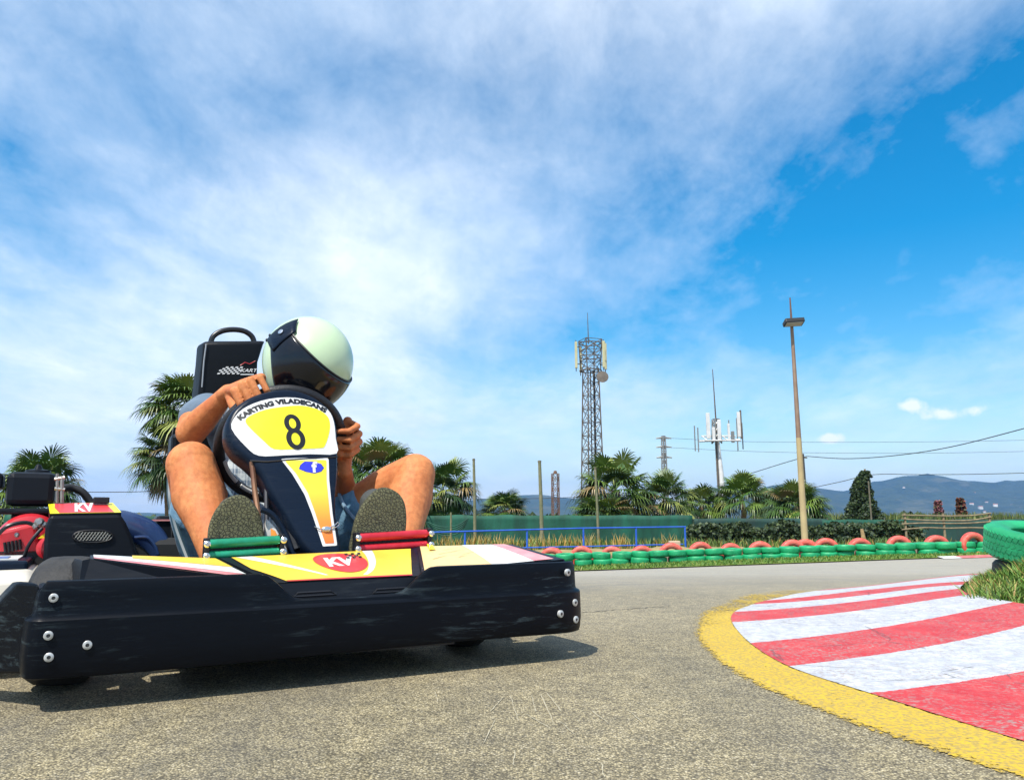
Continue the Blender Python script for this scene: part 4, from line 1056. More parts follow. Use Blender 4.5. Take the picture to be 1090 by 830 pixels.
q_ = [b.verts.new(v_) for v_ in P]; b.faces.new((q_[0], q_[1], q_[2], q_[3])); b.faces.new((q_[0], q_[3], q_[4]))
o = obj('wing_skirt', b, m_navy, wr, smooth=False); so_ = o.modifiers.new('s', 'SOLIDIFY'); so_.thickness = .006
stick('tape', sf_r, [(.10, .75), (.155, .75), (.15, 1.05), (.10, 1.05)], m_yel, wr, .006)
# dark wedge pieces between wing and centre
b = bmesh.new(); q_ = [b.verts.new(v_) for v_ in ((.24, .05, .228), (.256, .05, .236), (.325, .29, .300), (.295, .29, .292))]; b.faces.new(q_); o = obj('seam_strip', b, m_navy, kart, smooth=False)
o.modifiers.new('s', 'SOLIDIFY').thickness = .008

# ---- front number fairing
FP0 = V((.07, .29, .275)); FN = V((0.05, -1, .42)).normalized()
FXa = V((1, 0, 0)); FXa = (FXa-FN*FXa.dot(FN)).normalized(); FYa = FN.cross(FXa).normalized()
if FYa.z < 0: FYa = -FYa
def f2(px, py):
    p = k_pl(px, py, FP0, FN)-FP0; return V((p.dot(FXa), p.dot(FYa)))
def f3(a, b_, off=0.):
    bend = .75*(a+.06*min(1, max(0, b_/.5)))**2
    bend += .10*max(0, b_-.36)**2*3
    return FP0+FXa*a+FYa*b_+FN*(off-bend)
OUT = [(244, 452), (247, 436), (258, 424), (276, 415.5), (305, 411.5), (331, 418), (350, 431), (359, 447), (360.6, 470), (360.4, 506), (358, 538), (361, 562), (365, 590), (352, 593), (338, 592),
       (327, 584), (316, 568), (303, 545), (288, 518.5), (280, 502), (268, 487), (252, 471)]
out2 = catmull([V((*f2(*q), 0)) for q in OUT], 5); out2 = [V((q.x, q.y)) for q in out2]
def loft_panel(name, pts, levels, m, par, cell=.035, fn=f3):
    """front face with rounded shoulders and side walls following the outline"""
    b = bmesh.new(); rings = []
    for ins_, off in levels:
        P = inset_poly(pts, ins_); rings.append([b.verts.new(fn(p.x, p.y, off)) for p in P])
    for a_, c_ in zip(rings, rings[1:]):
        for j in range(len(pts)): k = (j+1) % len(pts); b.faces.new((a_[j], a_[k], c_[k], c_[j]))
    fb = fill2d(inset_poly(pts, levels[-1][0]), cell); mp_ = {}
    for v_ in fb.verts: mp_[v_] = b.verts.new(fn(v_.co.x, v_.co.y, levels[-1][1]))
    for f_ in fb.faces: b.faces.new([mp_[v_] for v_ in f_.verts])
    fb.free(); bmesh.ops.remove_doubles(b, verts=b.verts[:], dist=.0002)
    return obj(name, b, m, par, auto=70)
fair = loft_panel('number_panel', out2, [(.004, -.075), (-.002, -.045), (-.001, -.014), (.003, -.005), (.008, -.001), (.014, 0)], m_navy, kart)
sub = lambda L, off, m_, nme, cell=.03, sm=4: decal(nme, [V((q.x, q.y)) for q in catmull([V((*f2(*p), 0)) for p in L], sm)], lambda x, y, o_: f3(x, y, off), m_, fair, cell)
def poly_round(L, k=.12):
    """px outline with small rounded corners"""
    o_ = []; n_ = len(L)
    for i in range(n_):
        a, b_, c_ = V(L[i-1]), V(L[i]), V(L[(i+1) % n_])
        o_ += [b_.lerp(a, k), b_.lerp(a, k*.35).lerp(b_.lerp(c_, k*.35), .5), b_.lerp(c_, k)]
    return [(p.x, p.y) for p in o_]
sub2 = lambda L, off, m_, nme, cell=.03, k=.12: decal(nme, [f2(*p) for p in poly_round(L, k)], lambda x, y, o_: f3(x, y, off), m_, fair, cell)
sub([(249, 451), (253, 438), (265, 429), (287, 423), (315, 422.5), (337, 428), (350, 435), (356, 447), (358, 466), (358.6, 482), (330, 483.5), (300, 484), (277, 482.5), (264, 472)], .0012, m_white_st, 'white_sticker', sm=3)
sub([(263, 445), (267, 440), (283, 434.5), (305, 432), (322, 431.5), (338, 435), (348, 441), (351.5, 448), (351, 459), (346, 474), (340, 477), (315, 478), (293, 477), (282, 468), (268, 453)], .0020, m_yel, 'yellow_field', sm=3)
sub2([(299, 487.5), (350, 487), (350.5, 511), (354, 547), (359, 580.5), (343.5, 581.5), (339.5, 569), (331.8, 546), (324, 526), (311.5, 504.5)], .0012, m_white_st, 'white_border', k=.1)
m_grad, n, p = mat('yellow_orange_print', (.8, .6, .05), .35)
t = n.add('ShaderNodeTexCoord').outputs['Object']; zc_ = n.add('ShaderNodeSeparateXYZ', ins={0: t}).outputs[2]
n.l.new(n.ramp(n.m('DIVIDE', n.m('SUBTRACT', zc_, .28), .27), [(.0, (.75, .14, .03)), (.32, (.80, .27, .04)), (.62, (.84, .62, .05)), (1.0, (.85, .74, .04))]), p.inputs['Base Color'])
sub2([(303.5, 490), (347.5, 489.5), (347.5, 511), (351, 547), (355.5, 578), (346, 578.5), (342.5, 568), (335, 545), (327.5, 524.5), (315, 503.5)], .0020, m_grad, 'yellow_stripe', k=.08)
# dividing groove
b = bmesh.new(); tube(b, [f3(*f2(px, py), .0014) for px, py in ((268, 487), (285, 489.5), (310, 489), (335, 487.5), (360, 485.5))], .0022, 6); obj('groove', b, m_ink, fair)
# lettering along an arc
TX = catmull([V((*f2(px, py), 0)) for px, py in ((257.5, 443.5), (270, 436.5), (285, 431.8), (300, 429), (315, 429), (329, 431.3), (339, 434.5), (347, 438.5))], 12, False)
cum_ = [0.]
for a_, b_ in zip(TX, TX[1:]): cum_.append(cum_[-1]+(b_-a_).length)
def along(s):
    for i in range(len(cum_)-1):
        if s <= cum_[i+1] or i == len(cum_)-2:
            t_ = (s-cum_[i])/(cum_[i+1]-cum_[i]); return TX[i].lerp(TX[i+1], t_), (TX[i+1]-TX[i]).normalized()
tv, tf = text2d('KARTING VILADECANS', 1, .062); wid = max(v_[0] for v_ in tv); hsc = .0215; out_v = []
for x, y, z in tv:
    p_, d_ = along(max(0, x/wid)*cum_[-1]); nr = V((-d_.y, d_.x, 0)); q = p_+nr*(y-.0)*hsc; out_v.append(f3(q.x, q.y, .0022))
nm('lettering', out_v, tf, m_ink, fair)
# number 8
c8 = f2(313, 459); ax8 = (f2(309.5, 441)-f2(317, 477)); h8 = ax8.length; ax8.normalize(); bx8 = V((ax8.y, -ax8.x))
def ring8(cy, rx, ry_, th):
    n_ = 40; vo = []
    for i in range(n_):
        a = 2*math.pi*i/n_
        for s_ in (1, 0): vo.append((math.cos(a)*(rx-(0 if s_ else th)), cy+math.sin(a)*(ry_-(0 if s_ else th))))
    return vo, [(2*i, 2*((i+1) % n_), 2*((i+1) % n_)+1, 2*i+1) for i in range(n_)]
vs_ = []; fs_ = []
for k8, (cy, rx, ry_, th) in enumerate(((h8*.235, h8*.215, h8*.275, h8*.125), (-h8*.225, h8*.243, h8*.31, h8*.13))):
    vo, fo = ring8(cy, rx, ry_, th); k = len(vs_)
    for x, y in vo: q = c8+bx8*x+ax8*y; vs_.append(f3(q.x, q.y, .0028+.0003*k8))
    fs_ += [tuple(i+k for i in f_) for f_ in fo]
nm('number_eight', vs_, fs_, m_ink, fair)
# blue splash with a small letter
sp_pts = []
cs = f2(331.5, 497.5)
for i in range(64):
    a = 2*math.pi*i/64; rr = .72+.36*(.5+.5*math.cos(a*9))**.7+.07*math.sin(a*4); sp_pts.append(V((cs.x+.0335*rr*math.cos(a), cs.y+.0175*rr*math.sin(a))))
decal('blue_splash', sp_pts, lambda x, y, o_: f3(x, y, .0026), m_blue_st, fair, .02)
place_text('f', .046, .002, lambda x, y: f3(cs.x+.001+x, cs.y-.015+y, .0034), m_white_st, fair, 'letter')
# spring clip
b = bmesh.new(); tube(b, [f3(*f2(px, py), .006) for px, py in ((334, 561), (340, 564), (350, 562.5), (355, 560), (359, 556), (360.5, 559), (357, 562), (351, 561)) ], .0016, 6); obj('clip', b, m_chrome, fair)
b = bmesh.new(); c_ = f3(*f2(347, 564), .004); blob3(b, c_, (.014, .006, .009)); obj('clip_button', b, m_chrome, fair)

# ---- steering wheel and column
WC = k_at(300, 474, .66); WN = V((.0, .86, .50)).normalized()     # normal towards the driver
WX = V((1, 0, 0)); WX = (WX-WN*WX.dot(WN)).normalized(); WY = WN.cross(WX); WY = WY if WY.z > 0 else -WY
WR = .186
def wp(a, r=WR, o_=0.): return WC+WX*math.cos(a)*r+WY*math.sin(a)*r+WN*o_
b = bmesh.new(); tube(b, [wp(2*math.pi*i/64) for i in range(64)], .0175, 14, closed=True); swl = obj('steering_wheel', b, M('wheel_rubber', (.012, .012, .014), .5, bump=.3, bscale=160), kart)
b = bmesh.new()
for a in (R(0), R(180), R(270)): tube(b, [wp(a, .03), wp(a, WR-.005)], [.016, .009], 8)
obj('spoke', b, m_bplas, swl)
b = bmesh.new(); tube(b, [wp(R(198+i*2.3), WR-.012, -.012) for i in range(13)], .0065, 8); obj('trim', b, m_white_st, swl)
b = bmesh.new(); tube(b, [wp(R(232+i*2.3), WR-.012, -.012) for i in range(10)], .0065, 8); obj('trim', b, m_white_st, swl)
b = bmesh.new(); lathe(b, [(.045, -.01), (.045, .02), (0, .022)], 20, Matrix.Translation(WC) @ WN.to_track_quat('Z', 'Y').to_matrix().to_4x4()); obj('hub', b, m_bplas, swl)
m_brown = M('rusty_rod', (.12, .05, .03), .5, .4, var=(.2, .1, .05), vscale=20)
b = bmesh.new(); tube(b, [WC-WN*.0, (.03, .30, .14)], .011, 10); col_ = obj('steering_column', b, m_frame, kart)
b = bmesh.new(); tube(b, [k_at(268, 490, .42), k_at(271, 520, .40), k_at(275, 548, .36), k_at(277, 575, .33)], .0075, 8); obj('support_rod', b, m_brown, col_)
b = bmesh.new(); tube(b, [k_at(283, 500, .42), k_at(284, 560, .36)], .006, 8); obj('support_rod', b, m_frame, col_)
b = bmesh.new(); tube(b, catmull([k_at(300, 490, .45), k_at(296, 520, .43), k_at(304, 550, .38), k_at(316, 585, .33)], 6, False), .012, 8); obj('fairing_bracket', b, m_bplas, col_)
# inner yellow tank cover peeking between sole and fairing
b = bmesh.new()
P = [k_at(283, 551, .34), k_at(293, 560, .33), k_at(306, 585, .32), k_at(310, 597, .31), k_at(278, 597, .36)]; q_ = [b.verts.new(p_) for p_ in P]; b.faces.new(q_)
r_ = bmesh.ops.extrude_face_region(b, geom=b.faces[:]); bmesh.ops.translate(b, vec=(.02, .12, -.01), verts=[v_ for v_ in r_['geom'] if isinstance(v_, bmesh.types.BMVert)])
tank = obj('fuel_tank', b, m_white_st, kart, smooth=False, bevel=.006)
b = bmesh.new(); P = [k_at(288, 562, .332), k_at(293, 565, .327), k_at(303, 585, .317), k_at(305, 596, .307), k_at(290, 596, .32)]; q_ = [b.verts.new(p_) for p_ in P]; b.faces.new(q_); obj('sticker', b, M('orange_sticker', (.8, .28, .03), .4), tank, smooth=False)
b = bmesh.new(); tube(b, catmull([k_at(278, 542, .33), k_at(290, 548, .325), k_at(302, 566, .32), k_at(312, 592, .31)], 6, False), .008, 8); obj('tank_edge', b, m_navy, tank)

# ---- pedals with roller guards
def pedal(x0, x1, z0, z1, y, m, name):
    e = None
    for k, (za, zb_) in enumerate(((z0[0], z1[0]), (z0[1], z1[1]))):
        b = bmesh.new(); n_ = 30; pts = [V((x0+(x1-x0)*i/n_, y, za+(zb_-za)*i/n_)) for i in range(n_+1)]
        tube(b, pts, [.0115+.0006*(i % 2) for i in range(n_+1)], 14)
        if e is None: e = obj(name, b, m, kart, auto=60)
        else: obj('roller', b, m, e, auto=60)
    for xx_, s_ in ((x0, -1), (x1, 1)):
        za = (z0 if s_ < 0 else z1)
        b = bmesh.new(); box(b, (xx_+s_*.007, y+.006, (za[0]+za[1])/2), (.012, .034, za[1]-za[0]+.030)); obj('bracket', b, m_ink, e, bevel=.003, smooth=False)
        for zz in za:
            b = bmesh.new(); lathe(b, [(.0085, -.004), (.0085, .007), (.005, .010), (0, .010)], 12, Matrix.Translation((xx_+s_*.008, y-.014, zz)) @ Matrix.Rotation(R(90), 4, 'X')); obj('bolt', b, m_chrome, e)
    b = bmesh.new(); box(b, ((x0+x1)/2, y+.018, (z0[0]+z1[1])/2), (x1-x0, .006, .05)); obj('back_plate', b, m_ink, e, smooth=False)
    b = bmesh.new(); tube(b, [((x0+x1)/2, y+.02, z0[0]), ((x0+x1)/2, y+.10, .14)], .008, 8); obj('arm', b, m_frame, e)
    return e
m_pg = M('green_anodised', (.015, .24, .12), .35, .35, var=(.02, .33, .18), vscale=30); m_pr = M('red_anodised', (.50, .015, .03), .35, .3, var=(.6, .03, .05), vscale=30)
pedal(-.238, -.068, (.281, .310), (.288, .318), .285, m_pg, 'pedal_guard')
pedal(.148, .346, (.291, .321), (.300, .331), .285, m_pr, 'pedal_guard')

b = bmesh.new(); box(b, (.035, .085, .135), (1.17, .11, .09)); obj('bumper_light_stop', b, m_frame, kart, smooth=False)  # unseen filler box, added to stop light leaking into the kart's ground shadow
# ---- chassis
b = bmesh.new()
for x_ in (-.30, .34): tube(b, catmull([(x_, .10, .10), (x_, .5, .075), (x_, 1.2, .075), (x_*.9, 1.62, .10)], 6, False), .016, 10)
for y_, z_ in ((.12, .10), (.50, .075), (.95, .075), (1.45, .10)): tube(b, [(-.36, y_, z_), (.40, y_, z_)], .016, 10)
tube(b, [(-.62, .33, .13), (-.3, .33, .10), (.34, .33, .10), (.62, .33, .13)], .014, 8)
obj('chassis_frame', b, m_frame, kart)
b = bmesh.new(); box(b, (.02, .62, .055), (.66, 1.05, .006)); obj('floor_pan', b, m_frame, kart, smooth=False)
b = bmesh.new(); tube(b, [(-.60, 1.42, .14), (.66, 1.42, .14)], .016, 10); obj('rear_axle', b, m_chrome, kart)
m_rim = M('wheel_rim', (.35, .35, .34), .35, .8)
def kwheel(x, y, R_, w_, yaw):
    b = bmesh.new(); lathe(b, tyre_prof(R_, w_, R_*.5), 40, closed=True); o = obj('wheel', b, m_tyre, kart, auto=60)
    b = bmesh.new(); lathe(b, [(R_*.5, -w_*.32), (R_*.42, -w_*.2), (R_*.2, -w_*.12), (.02, -w_*.12), (.02, w_*.12), (R_*.2, w_*.12), (R_*.42, w_*.2), (R_*.5, w_*.32)], 28); obj('rim', b, m_rim, o)
    b = bmesh.new(); lathe(b, [(.025, -w_*.25), (.025, w_*.3), (0, w_*.3)], 12); obj('hub', b, m_chrome, o)
    o.location = (x, y, R_); o.rotation_euler = (0, R(90), yaw)
kwheel(-.535, .315, .143, .12, R(-16)); kwheel(.50, .36, .143, .12, R(-18)); kwheel(-.60, 1.42, .145, .20, 0); kwheel(.64, 1.42, .145, .20, 0)

# ---- side pods, rear bumper
def pod(x0, x1, s_, cream):
    b = bmesh.new(); P = []
    rg = []
    for y_, zt, ww in ((.42, .170, 0), (.44, .222, 0), (.50, .240, 0), (1.0, .240, 0), (1.16, .232, 0), (1.24, .15, 0)):
        pr = [(x0, .085), (x0, zt-.05), (x0+s_*.012, zt-.018), (x0+s_*.04, zt), (x1-s_*.03, zt+.004), (x1, zt-.02), (x1, .085)]
        rg.append([b.verts.new((x_, y_, z_)) for x_, z_ in pr])
    for a_, c_ in zip(rg, rg[1:]):
        for j in range(7): k = (j+1) % 7; b.faces.new((a_[j], a_[k], c_[k], c_[j]))
    b.faces.new(rg[0]); b.faces.new(rg[-1][::-1])
    return b
m_cream = M('cream_plastic', (.66, .62, .52), .4, var=(.55, .5, .42), vscale=5)
pd = obj('side_pod', pod(-.86, -.60, 1, 1), m_cream, kart, bevel=.008, auto=50)
b = bmesh.new(); box(b, (-.745, .83, .2515), (.22, .46, .028)); obj('pod_rail', b, m_navy, pd, bevel=.008, smooth=False)
b = bmesh.new(); box(b, (-.735, .83, .2675), (.15, .40, .003)); st_ = obj('sticker', b, m_white_st, pd, smooth=False)
b = bmesh.new(); box(b, (-.70, .72, .2705), (.03, .10, .002)); obj('blue_print', b, M('blue_print', (.12, .22, .45), .4), pd, smooth=False)
b = bmesh.new(); box(b, (-.868, .72, .145), (.01, .75, .13)); obj('pod_skirt', b, m_bump, pd, smooth=False)
obj('side_pod', pod(.80, .62, -1, 0), m_bplas, kart, bevel=.008, auto=50)
b = bmesh.new(); tube(b, catmull([V((-.74, 1.50, .18)), V((-.70, 1.62, .18)), V((-.45, 1.68, .18)), V((.45, 1.68, .18)), V((.72, 1.62, .18)), V((.76, 1.50, .18))], 8, False), .045, 12); obj('rear_bumper', b, m_bump, kart)
b = bmesh.new()
p1, p2, p3, p4 = k_at(166, 541, 1.52), k_at(212, 538, 1.52), k_at(214, 600, 1.52), k_at(158, 600, 1.52)
box(b, ((p1.x+p2.x)/2+.01, 1.54, .275), (p2.x-p1.x+.02, .14, .22)); rg_ = obj('rear_guard', b, m_bplas, kart, bevel=.012, smooth=False)
b = bmesh.new(); box(b, ((p1.x+p2.x)/2+.0, 1.466, .368), (p2.x-p1.x+.03, .006, .006)); obj('pink_line', b, m_pink, rg_, smooth=False)

# ---- seat with tall padded back and handle
def shell_back():
    b = bmesh.new(); rg = []
    for z_, xa, xb, y_ in ((.10, -.17, .19, 1.02), (.14, -.22, .24, 1.12), (.30, -.25, .26, 1.20), (.50, -.262, .26, 1.26), (.66, -.265, .25, 1.30), (.70, -.26, .245, 1.31)):
        rg.append([b.verts.new(p_) for p_ in ((xa, y_-.10, z_), (xa+.01, y_-.02, z_), (xa+.05, y_+.02, z_), (xb-.05, y_+.02, z_), (xb-.01, y_-.02, z_), (xb, y_-.10, z_), (xb-.02, y_-.09, z_), (xb-.06, y_, z_), (xa+.06, y_, z_), (xa+.02, y_-.09, z_))])
    for a_, c_ in zip(rg, rg[1:]):
        for j in range(10): k = (j+1) % 10; b.faces.new((a_[j], a_[k], c_[k], c_[j]))
    b.faces.new(rg[0]); b.faces.new(rg[-1][::-1]); return b
m_seat = M('seat_vinyl', (.003, .004, .006), .42, spec=.2, bump=.15, bscale=25)
seat = obj('seat', shell_back(), m_seat, kart, bevel=.006)
b = bmesh.new(); box(b, (.01, .98, .12), (.40, .34, .07)); obj('cushion', b, m_seat, seat, bevel=.02, smooth=False)
b = bmesh.new(); p_ = k_at(184, 483, 1.12); box(b, (p_.x+.015, 1.15, p_.z), (.05, .12, .14)); obj('side_bolster', b, m_seat, seat, bevel=.015, smooth=False)
b = bmesh.new(); rg = []
HB = 1.24
hl = {362: (218.5, 283.5), 366: (216.5, 281), 385: (215, 275), 410: (212, 274), 440: (209, 276), 475: (206, 280)}
for py_, (xa, xb) in sorted(hl.items()):
    A, B = k_at(xa, py_, HB), k_at(xb, py_, HB); dp = .015 if py_ == 362 else 0
    rg.append([b.verts.new(q) for q in ((A.x-.012, HB+.10, A.z), (A.x, HB+dp+.01, A.z), (A.x+.012, HB+dp, A.z), (B.x-.012, HB+dp, B.z), (B.x, HB+dp+.01, B.z), (B.x-.01, HB+.10, B.z))])
for a_, c_ in zip(rg, rg[1:]):
    for j in range(6): k = (j+1) % 6; b.faces.new((a_[j], a_[k], c_[k], c_[j]))
b.faces.new(rg[0]); b.faces.new(rg[-1][::-1]); hd = obj('headrest', b, m_seat, seat, bevel=.008, auto=45)
b = bmesh.new(); A = [k_at(px, py, HB+.05) for px, py in ((224, 366), (227, 358), (236, 352.5), (248, 350.8), (260, 352.5), (268, 358), (271, 366))]; tube(b, catmull(A, 6, False), .0105, 10); obj('grab_handle', b, M('handle', (.01, .01, .012), .35), seat)
sx, sz = k_at(231, 396, HB), k_at(271, 396, HB)
def logo_p(u, v_): return V((sx.x+(sz.x-sx.x)*u, HB-.0022, sx.z+.03*v_+(sz.z-sx.z)*u))
vs_ = []; fs_ = []
for i in range(9):
    for j in range(5):
        if (i+j) % 2 == 0 and not (i < 2 and j > 3):
            k = len(vs_); u0, v0 = i*.064+j*.02, -.28+j*.20; vs_ += [logo_p(u0, v0), logo_p(u0+.07, v0), logo_p(u0+.09, v0+.18), logo_p(u0+.02, v0+.18)]; fs_.append((k, k+1, k+2, k+3))
nm('chequered_logo', vs_, fs_, m_white_st, hd)
place_text('KART', 1, .02, lambda x, y: logo_p(.60+x*.175, .0+y*.62), m_white_st, hd, 'lettering', .3)
nm('underline', [logo_p(.62, -.38), logo_p(.98, -.38), logo_p(.98, -.24), logo_p(.62, -.24)], [(0, 1, 2, 3)], m_white_st, hd)
b = bmesh.new(); tube(b, [logo_p(.6, .85), logo_p(.72, 1.25), logo_p(.85, 1.05), logo_p(1.0, 1.45)], .0012, 5); obj('red_flash', b, m_redst, hd)
b = bmesh.new(); tube(b, [k_at(219.5, 366, HB-.005), k_at(217, 385, HB-.005), k_at(215, 412, HB-.005)], .0028, 6); obj('piping', b, M('grey_piping', (.30, .32, .34), .4), hd)
# seat stay tube at left edge
b = bmesh.new(); tube(b, catmull([k_at(181, 500, .9), k_at(181, 530, .85), k_at(187, 560, .75), k_at(200, 596, .65)], 6, False), .009, 8); obj('seat_stay', b, M('stay', (.02, .05, .07), .5), kart)

# ---- engine group
m_ered = M('engine_red', (.60, .02, .03), .35, var=(.5, .02, .03), vscale=12, coat=.3)
m_alu = M('cast_alloy', (.45, .45, .43), .45, .7, var=(.25, .25, .24), vscale=25)
ey = .95
def kx(px, y=ey): return k_at(px, 553, y).x
def kz(px, py, y=ey): return k_at(px, py, y).z
b = bmesh.new(); box(b, (-.70, 1.02, .20), (.26, .26, .20)); eng = obj('engine', b, m_blk, kart, bevel=.02, smooth=False)
# recoil cowl
b = bmesh.new(); mt = Matrix.Translation((k_at(30, 575, .90).x, .93, k_at(30, 575, .90).z-.01)) @ Matrix.Rotation(R(90), 4, 'X')
lathe(b, [(.088, -.06), (.088, .0), (.080, .02), (.062, .028), (.0, .032)], 36, mt); obj('fan_cowl', b, m_ered, eng)
b = bmesh.new(); a_, c_ = k_at(-6, 560, .90), k_at(42, 598, .90); q_ = [k_at(-12, 568, .89), k_at(38, 556, .89), k_at(44, 590, .89), k_at(-12, 598, .89)]
vv = [b.verts.new(x_) for x_ in q_]; b.faces.new(vv); r_ = bmesh.ops.extrude_face_region(b, geom=b.faces[:]); bmesh.ops.translate(b, vec=(0, .10, 0), verts=[v_ for v_ in r_['geom'] if isinstance(v_, bmesh.types.BMVert)])
ck = obj('cylinder_shroud', b, m_ered, eng, bevel=.01, smooth=False)
for i in range(5):
    b = bmesh.new(); A = k_at(5+i*4.0, 577-i*.8, .885); B = k_at(6+i*4.0, 588-i*.8, .885); tube(b, [A, B], .0045, 6); obj('cooling_slot', b, m_ink, ck)
b = bmesh.new(); c_ = k_at(52, 583, .86); lathe(b, [(.034, -.05), (.034, 0), (.030, .012), (.016, .018), (0, .019)], 24, Matrix.Translation(c_) @ Matrix.Rotation(R(90), 4, 'X') @ Matrix.Rotation(R(-20), 4, 'Y')); obj('starter_boss', b, m_ered, eng)
b = bmesh.new(); q_ = [k_at(40, 573, .868), k_at(48, 567, .868), k_at(56, 572, .868)]; vv = [b.verts.new(x_) for x_ in q_]; b.faces.new(vv); obj('yellow_label', b, m_yel, eng, smooth=False)
b = bmesh.new(); tube(b, catmull([k_at(45, 562, .84), k_at(36, 572, .83), k_at(29, 583, .83), k_at(25, 596, .84)], 6, False), .005, 8); obj('black_cable', b, m_ink, eng)
b = bmesh.new(); tube(b, catmull([k_at(-5, 572, .87), k_at(8, 560, .86), k_at(28, 556, .87), k_at(42, 562, .88)], 6, False), .006, 8); obj('black_cable', b, m_ink, eng)
for (px, py, r_) in ((42, 556, .014), (38, 560, .009), (47, 558, .009), (66, 584, .012), (18, 569, .007)):
    b = bmesh.new(); lathe(b, [(r_, -r_), (r_, r_*.4), (r_*.5, r_), (0, r_)], 8, Matrix.Translation(k_at(px, py, .87)) @ Matrix.Rotation(R(80), 4, 'X')); obj('engine_fitting', b, m_alu, eng)
# air filter box
A, B = k_at(8, 503, .98), k_at(57, 540, .98)
b = bmesh.new(); box(b, ((A.x+B.x)/2, 1.06, (A.z+B.z)/2+.004), (B.x-A.x, .18, A.z-B.z)); af = obj('air_filter_box', b, m_bplas, eng, bevel=.018, smooth=False)
b = bmesh.new(); box(b, ((A.x+B.x)/2-.003, 1.06, B.z-.012), (B.x-A.x+.022, .21, .018)); obj('box_flange', b, m_bplas, af, bevel=.006, smooth=False)
b = bmesh.new(); box(b, ((A.x+B.x)/2+.01, 1.07, B.z-.07), ((B.x-A.x)*.86, .16, .11)); obj('box_base', b, m_bplas, af, bevel=.01, smooth=False)
b = bmesh.new(); lathe(b, [(.036, 0), (.034, .008), (.012, .012), (.006, .026), (0, .027)], 20, Matrix.Translation(((A.x+B.x)/2+.012, 1.03, A.z+.004))); obj('box_cap', b, m_bplas, af)
b = bmesh.new(); c_ = k_at(1, 512, 1.0); box(b, (c_.x-.02, 1.04, c_.z), (.05, .10, .05)); obj('side_stub', b, m_bplas, af, bevel=.01, smooth=False)
b = bmesh.new(); tube(b, [k_at(61, 504, .98), k_at(61, 535, .98)], .005, 6); tube(b, [k_at(66, 507, .98), k_at(66, 535, .98)], .006, 6); tube(b, [k_at(58, 510, .98), k_at(69, 508, .98)], .006, 6); tube(b, [k_at(58, 520, .98), k_at(69, 521, .98)], .006, 6)
obj('mounting_bracket', b, m_alu, eng)
b = bmesh.new(); tube(b, catmull([k_at(66, 520, 1.1), k_at(76, 519, 1.12), k_at(88, 524, 1.12), k_at(98, 537, 1.12), k_at(104, 548, 1.1)], 6, False), .0125, 12); obj('intake_hose', b, m_blk, eng)
# black engine cover with coloured top and mesh vent
EY = .80
def ep(px, py, o_=0.): return k_at(px, py, EY+o_)
OUTC = [(53, 548), (128, 547), (134, 556), (141, 572), (150, 602), (150, 612), (44, 612), (46, 590), (48, 560)]
b = bmesh.new(); P = [k_at(px, py, EY) for px, py in OUTC]; vv = [b.verts.new(p_) for p_ in P]; b.faces.new(vv)
r_ = bmesh.ops.extrude_face_region(b, geom=b.faces[:]); bmesh.ops.translate(b, vec=(0, .20, 0), verts=[v_ for v_ in r_['geom'] if isinstance(v_, bmesh.types.BMVert)])
ec = obj('engine_cover', b, m_bplas, kart, bevel=.01, smooth=False)
A, B, C_, D = k_at(53, 548.5, EY+.005), k_at(129, 547, EY+.005), k_at(120, 535.5, EY+.20), k_at(51, 535.5, EY+.20)
A.z += .004; B.z += .004
e2, sf_e = quad_panel('top_lid', (A, B, C_, D), .02, m_bplas, kart, 8, 4); e2.parent = ec
stick('sticker', sf_e, [(0, 0), (1, 0), (1, 1), (0, 1)], m_yel, e2); stick('red_field', sf_e, [(.13, .02), (.90, .02), (.88, .97), (.10, .97), (.08, .5)], m_redst, e2, .0021)
place_text('KV', 1, .05, lambda x, y: sf_e(.34+x*.22, .12+y*1.05+x*.03, .0032), m_white_st, e2, 'lettering', .3)
b = bmesh.new(); c_ = k_at(108, 531, .95); box(b, (c_.x, .96, c_.z-.004), (.045, .03, .02)); obj('latch', b, m_ink, ec, bevel=.003, smooth=False)
m_mesh = M('vent_wire', (.42, .42, .38), .4, .7)
vc = k_at(99, 570.5, EY-.004); b = bmesh.new()
def clipel(x, lo): v_ = 1-(abs(x)/.051)**2.6; return .0165*max(0, v_)**.45
for sg in (1, -1):
    for i in range(-14, 15):
        # slanted wires clipped to the oval
        seg_ = [(i*.0085+sg*t_*.6, t_) for t_ in np.linspace(-.0165, .0165, 9)]
        ok = [(x, z) for x, z in seg_ if abs(x) < .051 and abs(z) <= clipel(x, 0)]
        if len(ok) > 1: tube(b, [vc+V((x, -.0008*sg, z)) for x, z in (ok[0], ok[-1])], .0011, 4)
obj('vent_mesh', b, m_mesh, ec)
b = bmesh.new(); tube(b, [vc+V((.052*math.copysign(abs(math.cos(a))**.8, math.cos(a)), 0, .0175*math.sin(a))) for a in np.linspace(0, 6.283, 41)[:-1]], .0018, 6, closed=True); obj('vent_rim', b, m_ink, ec)
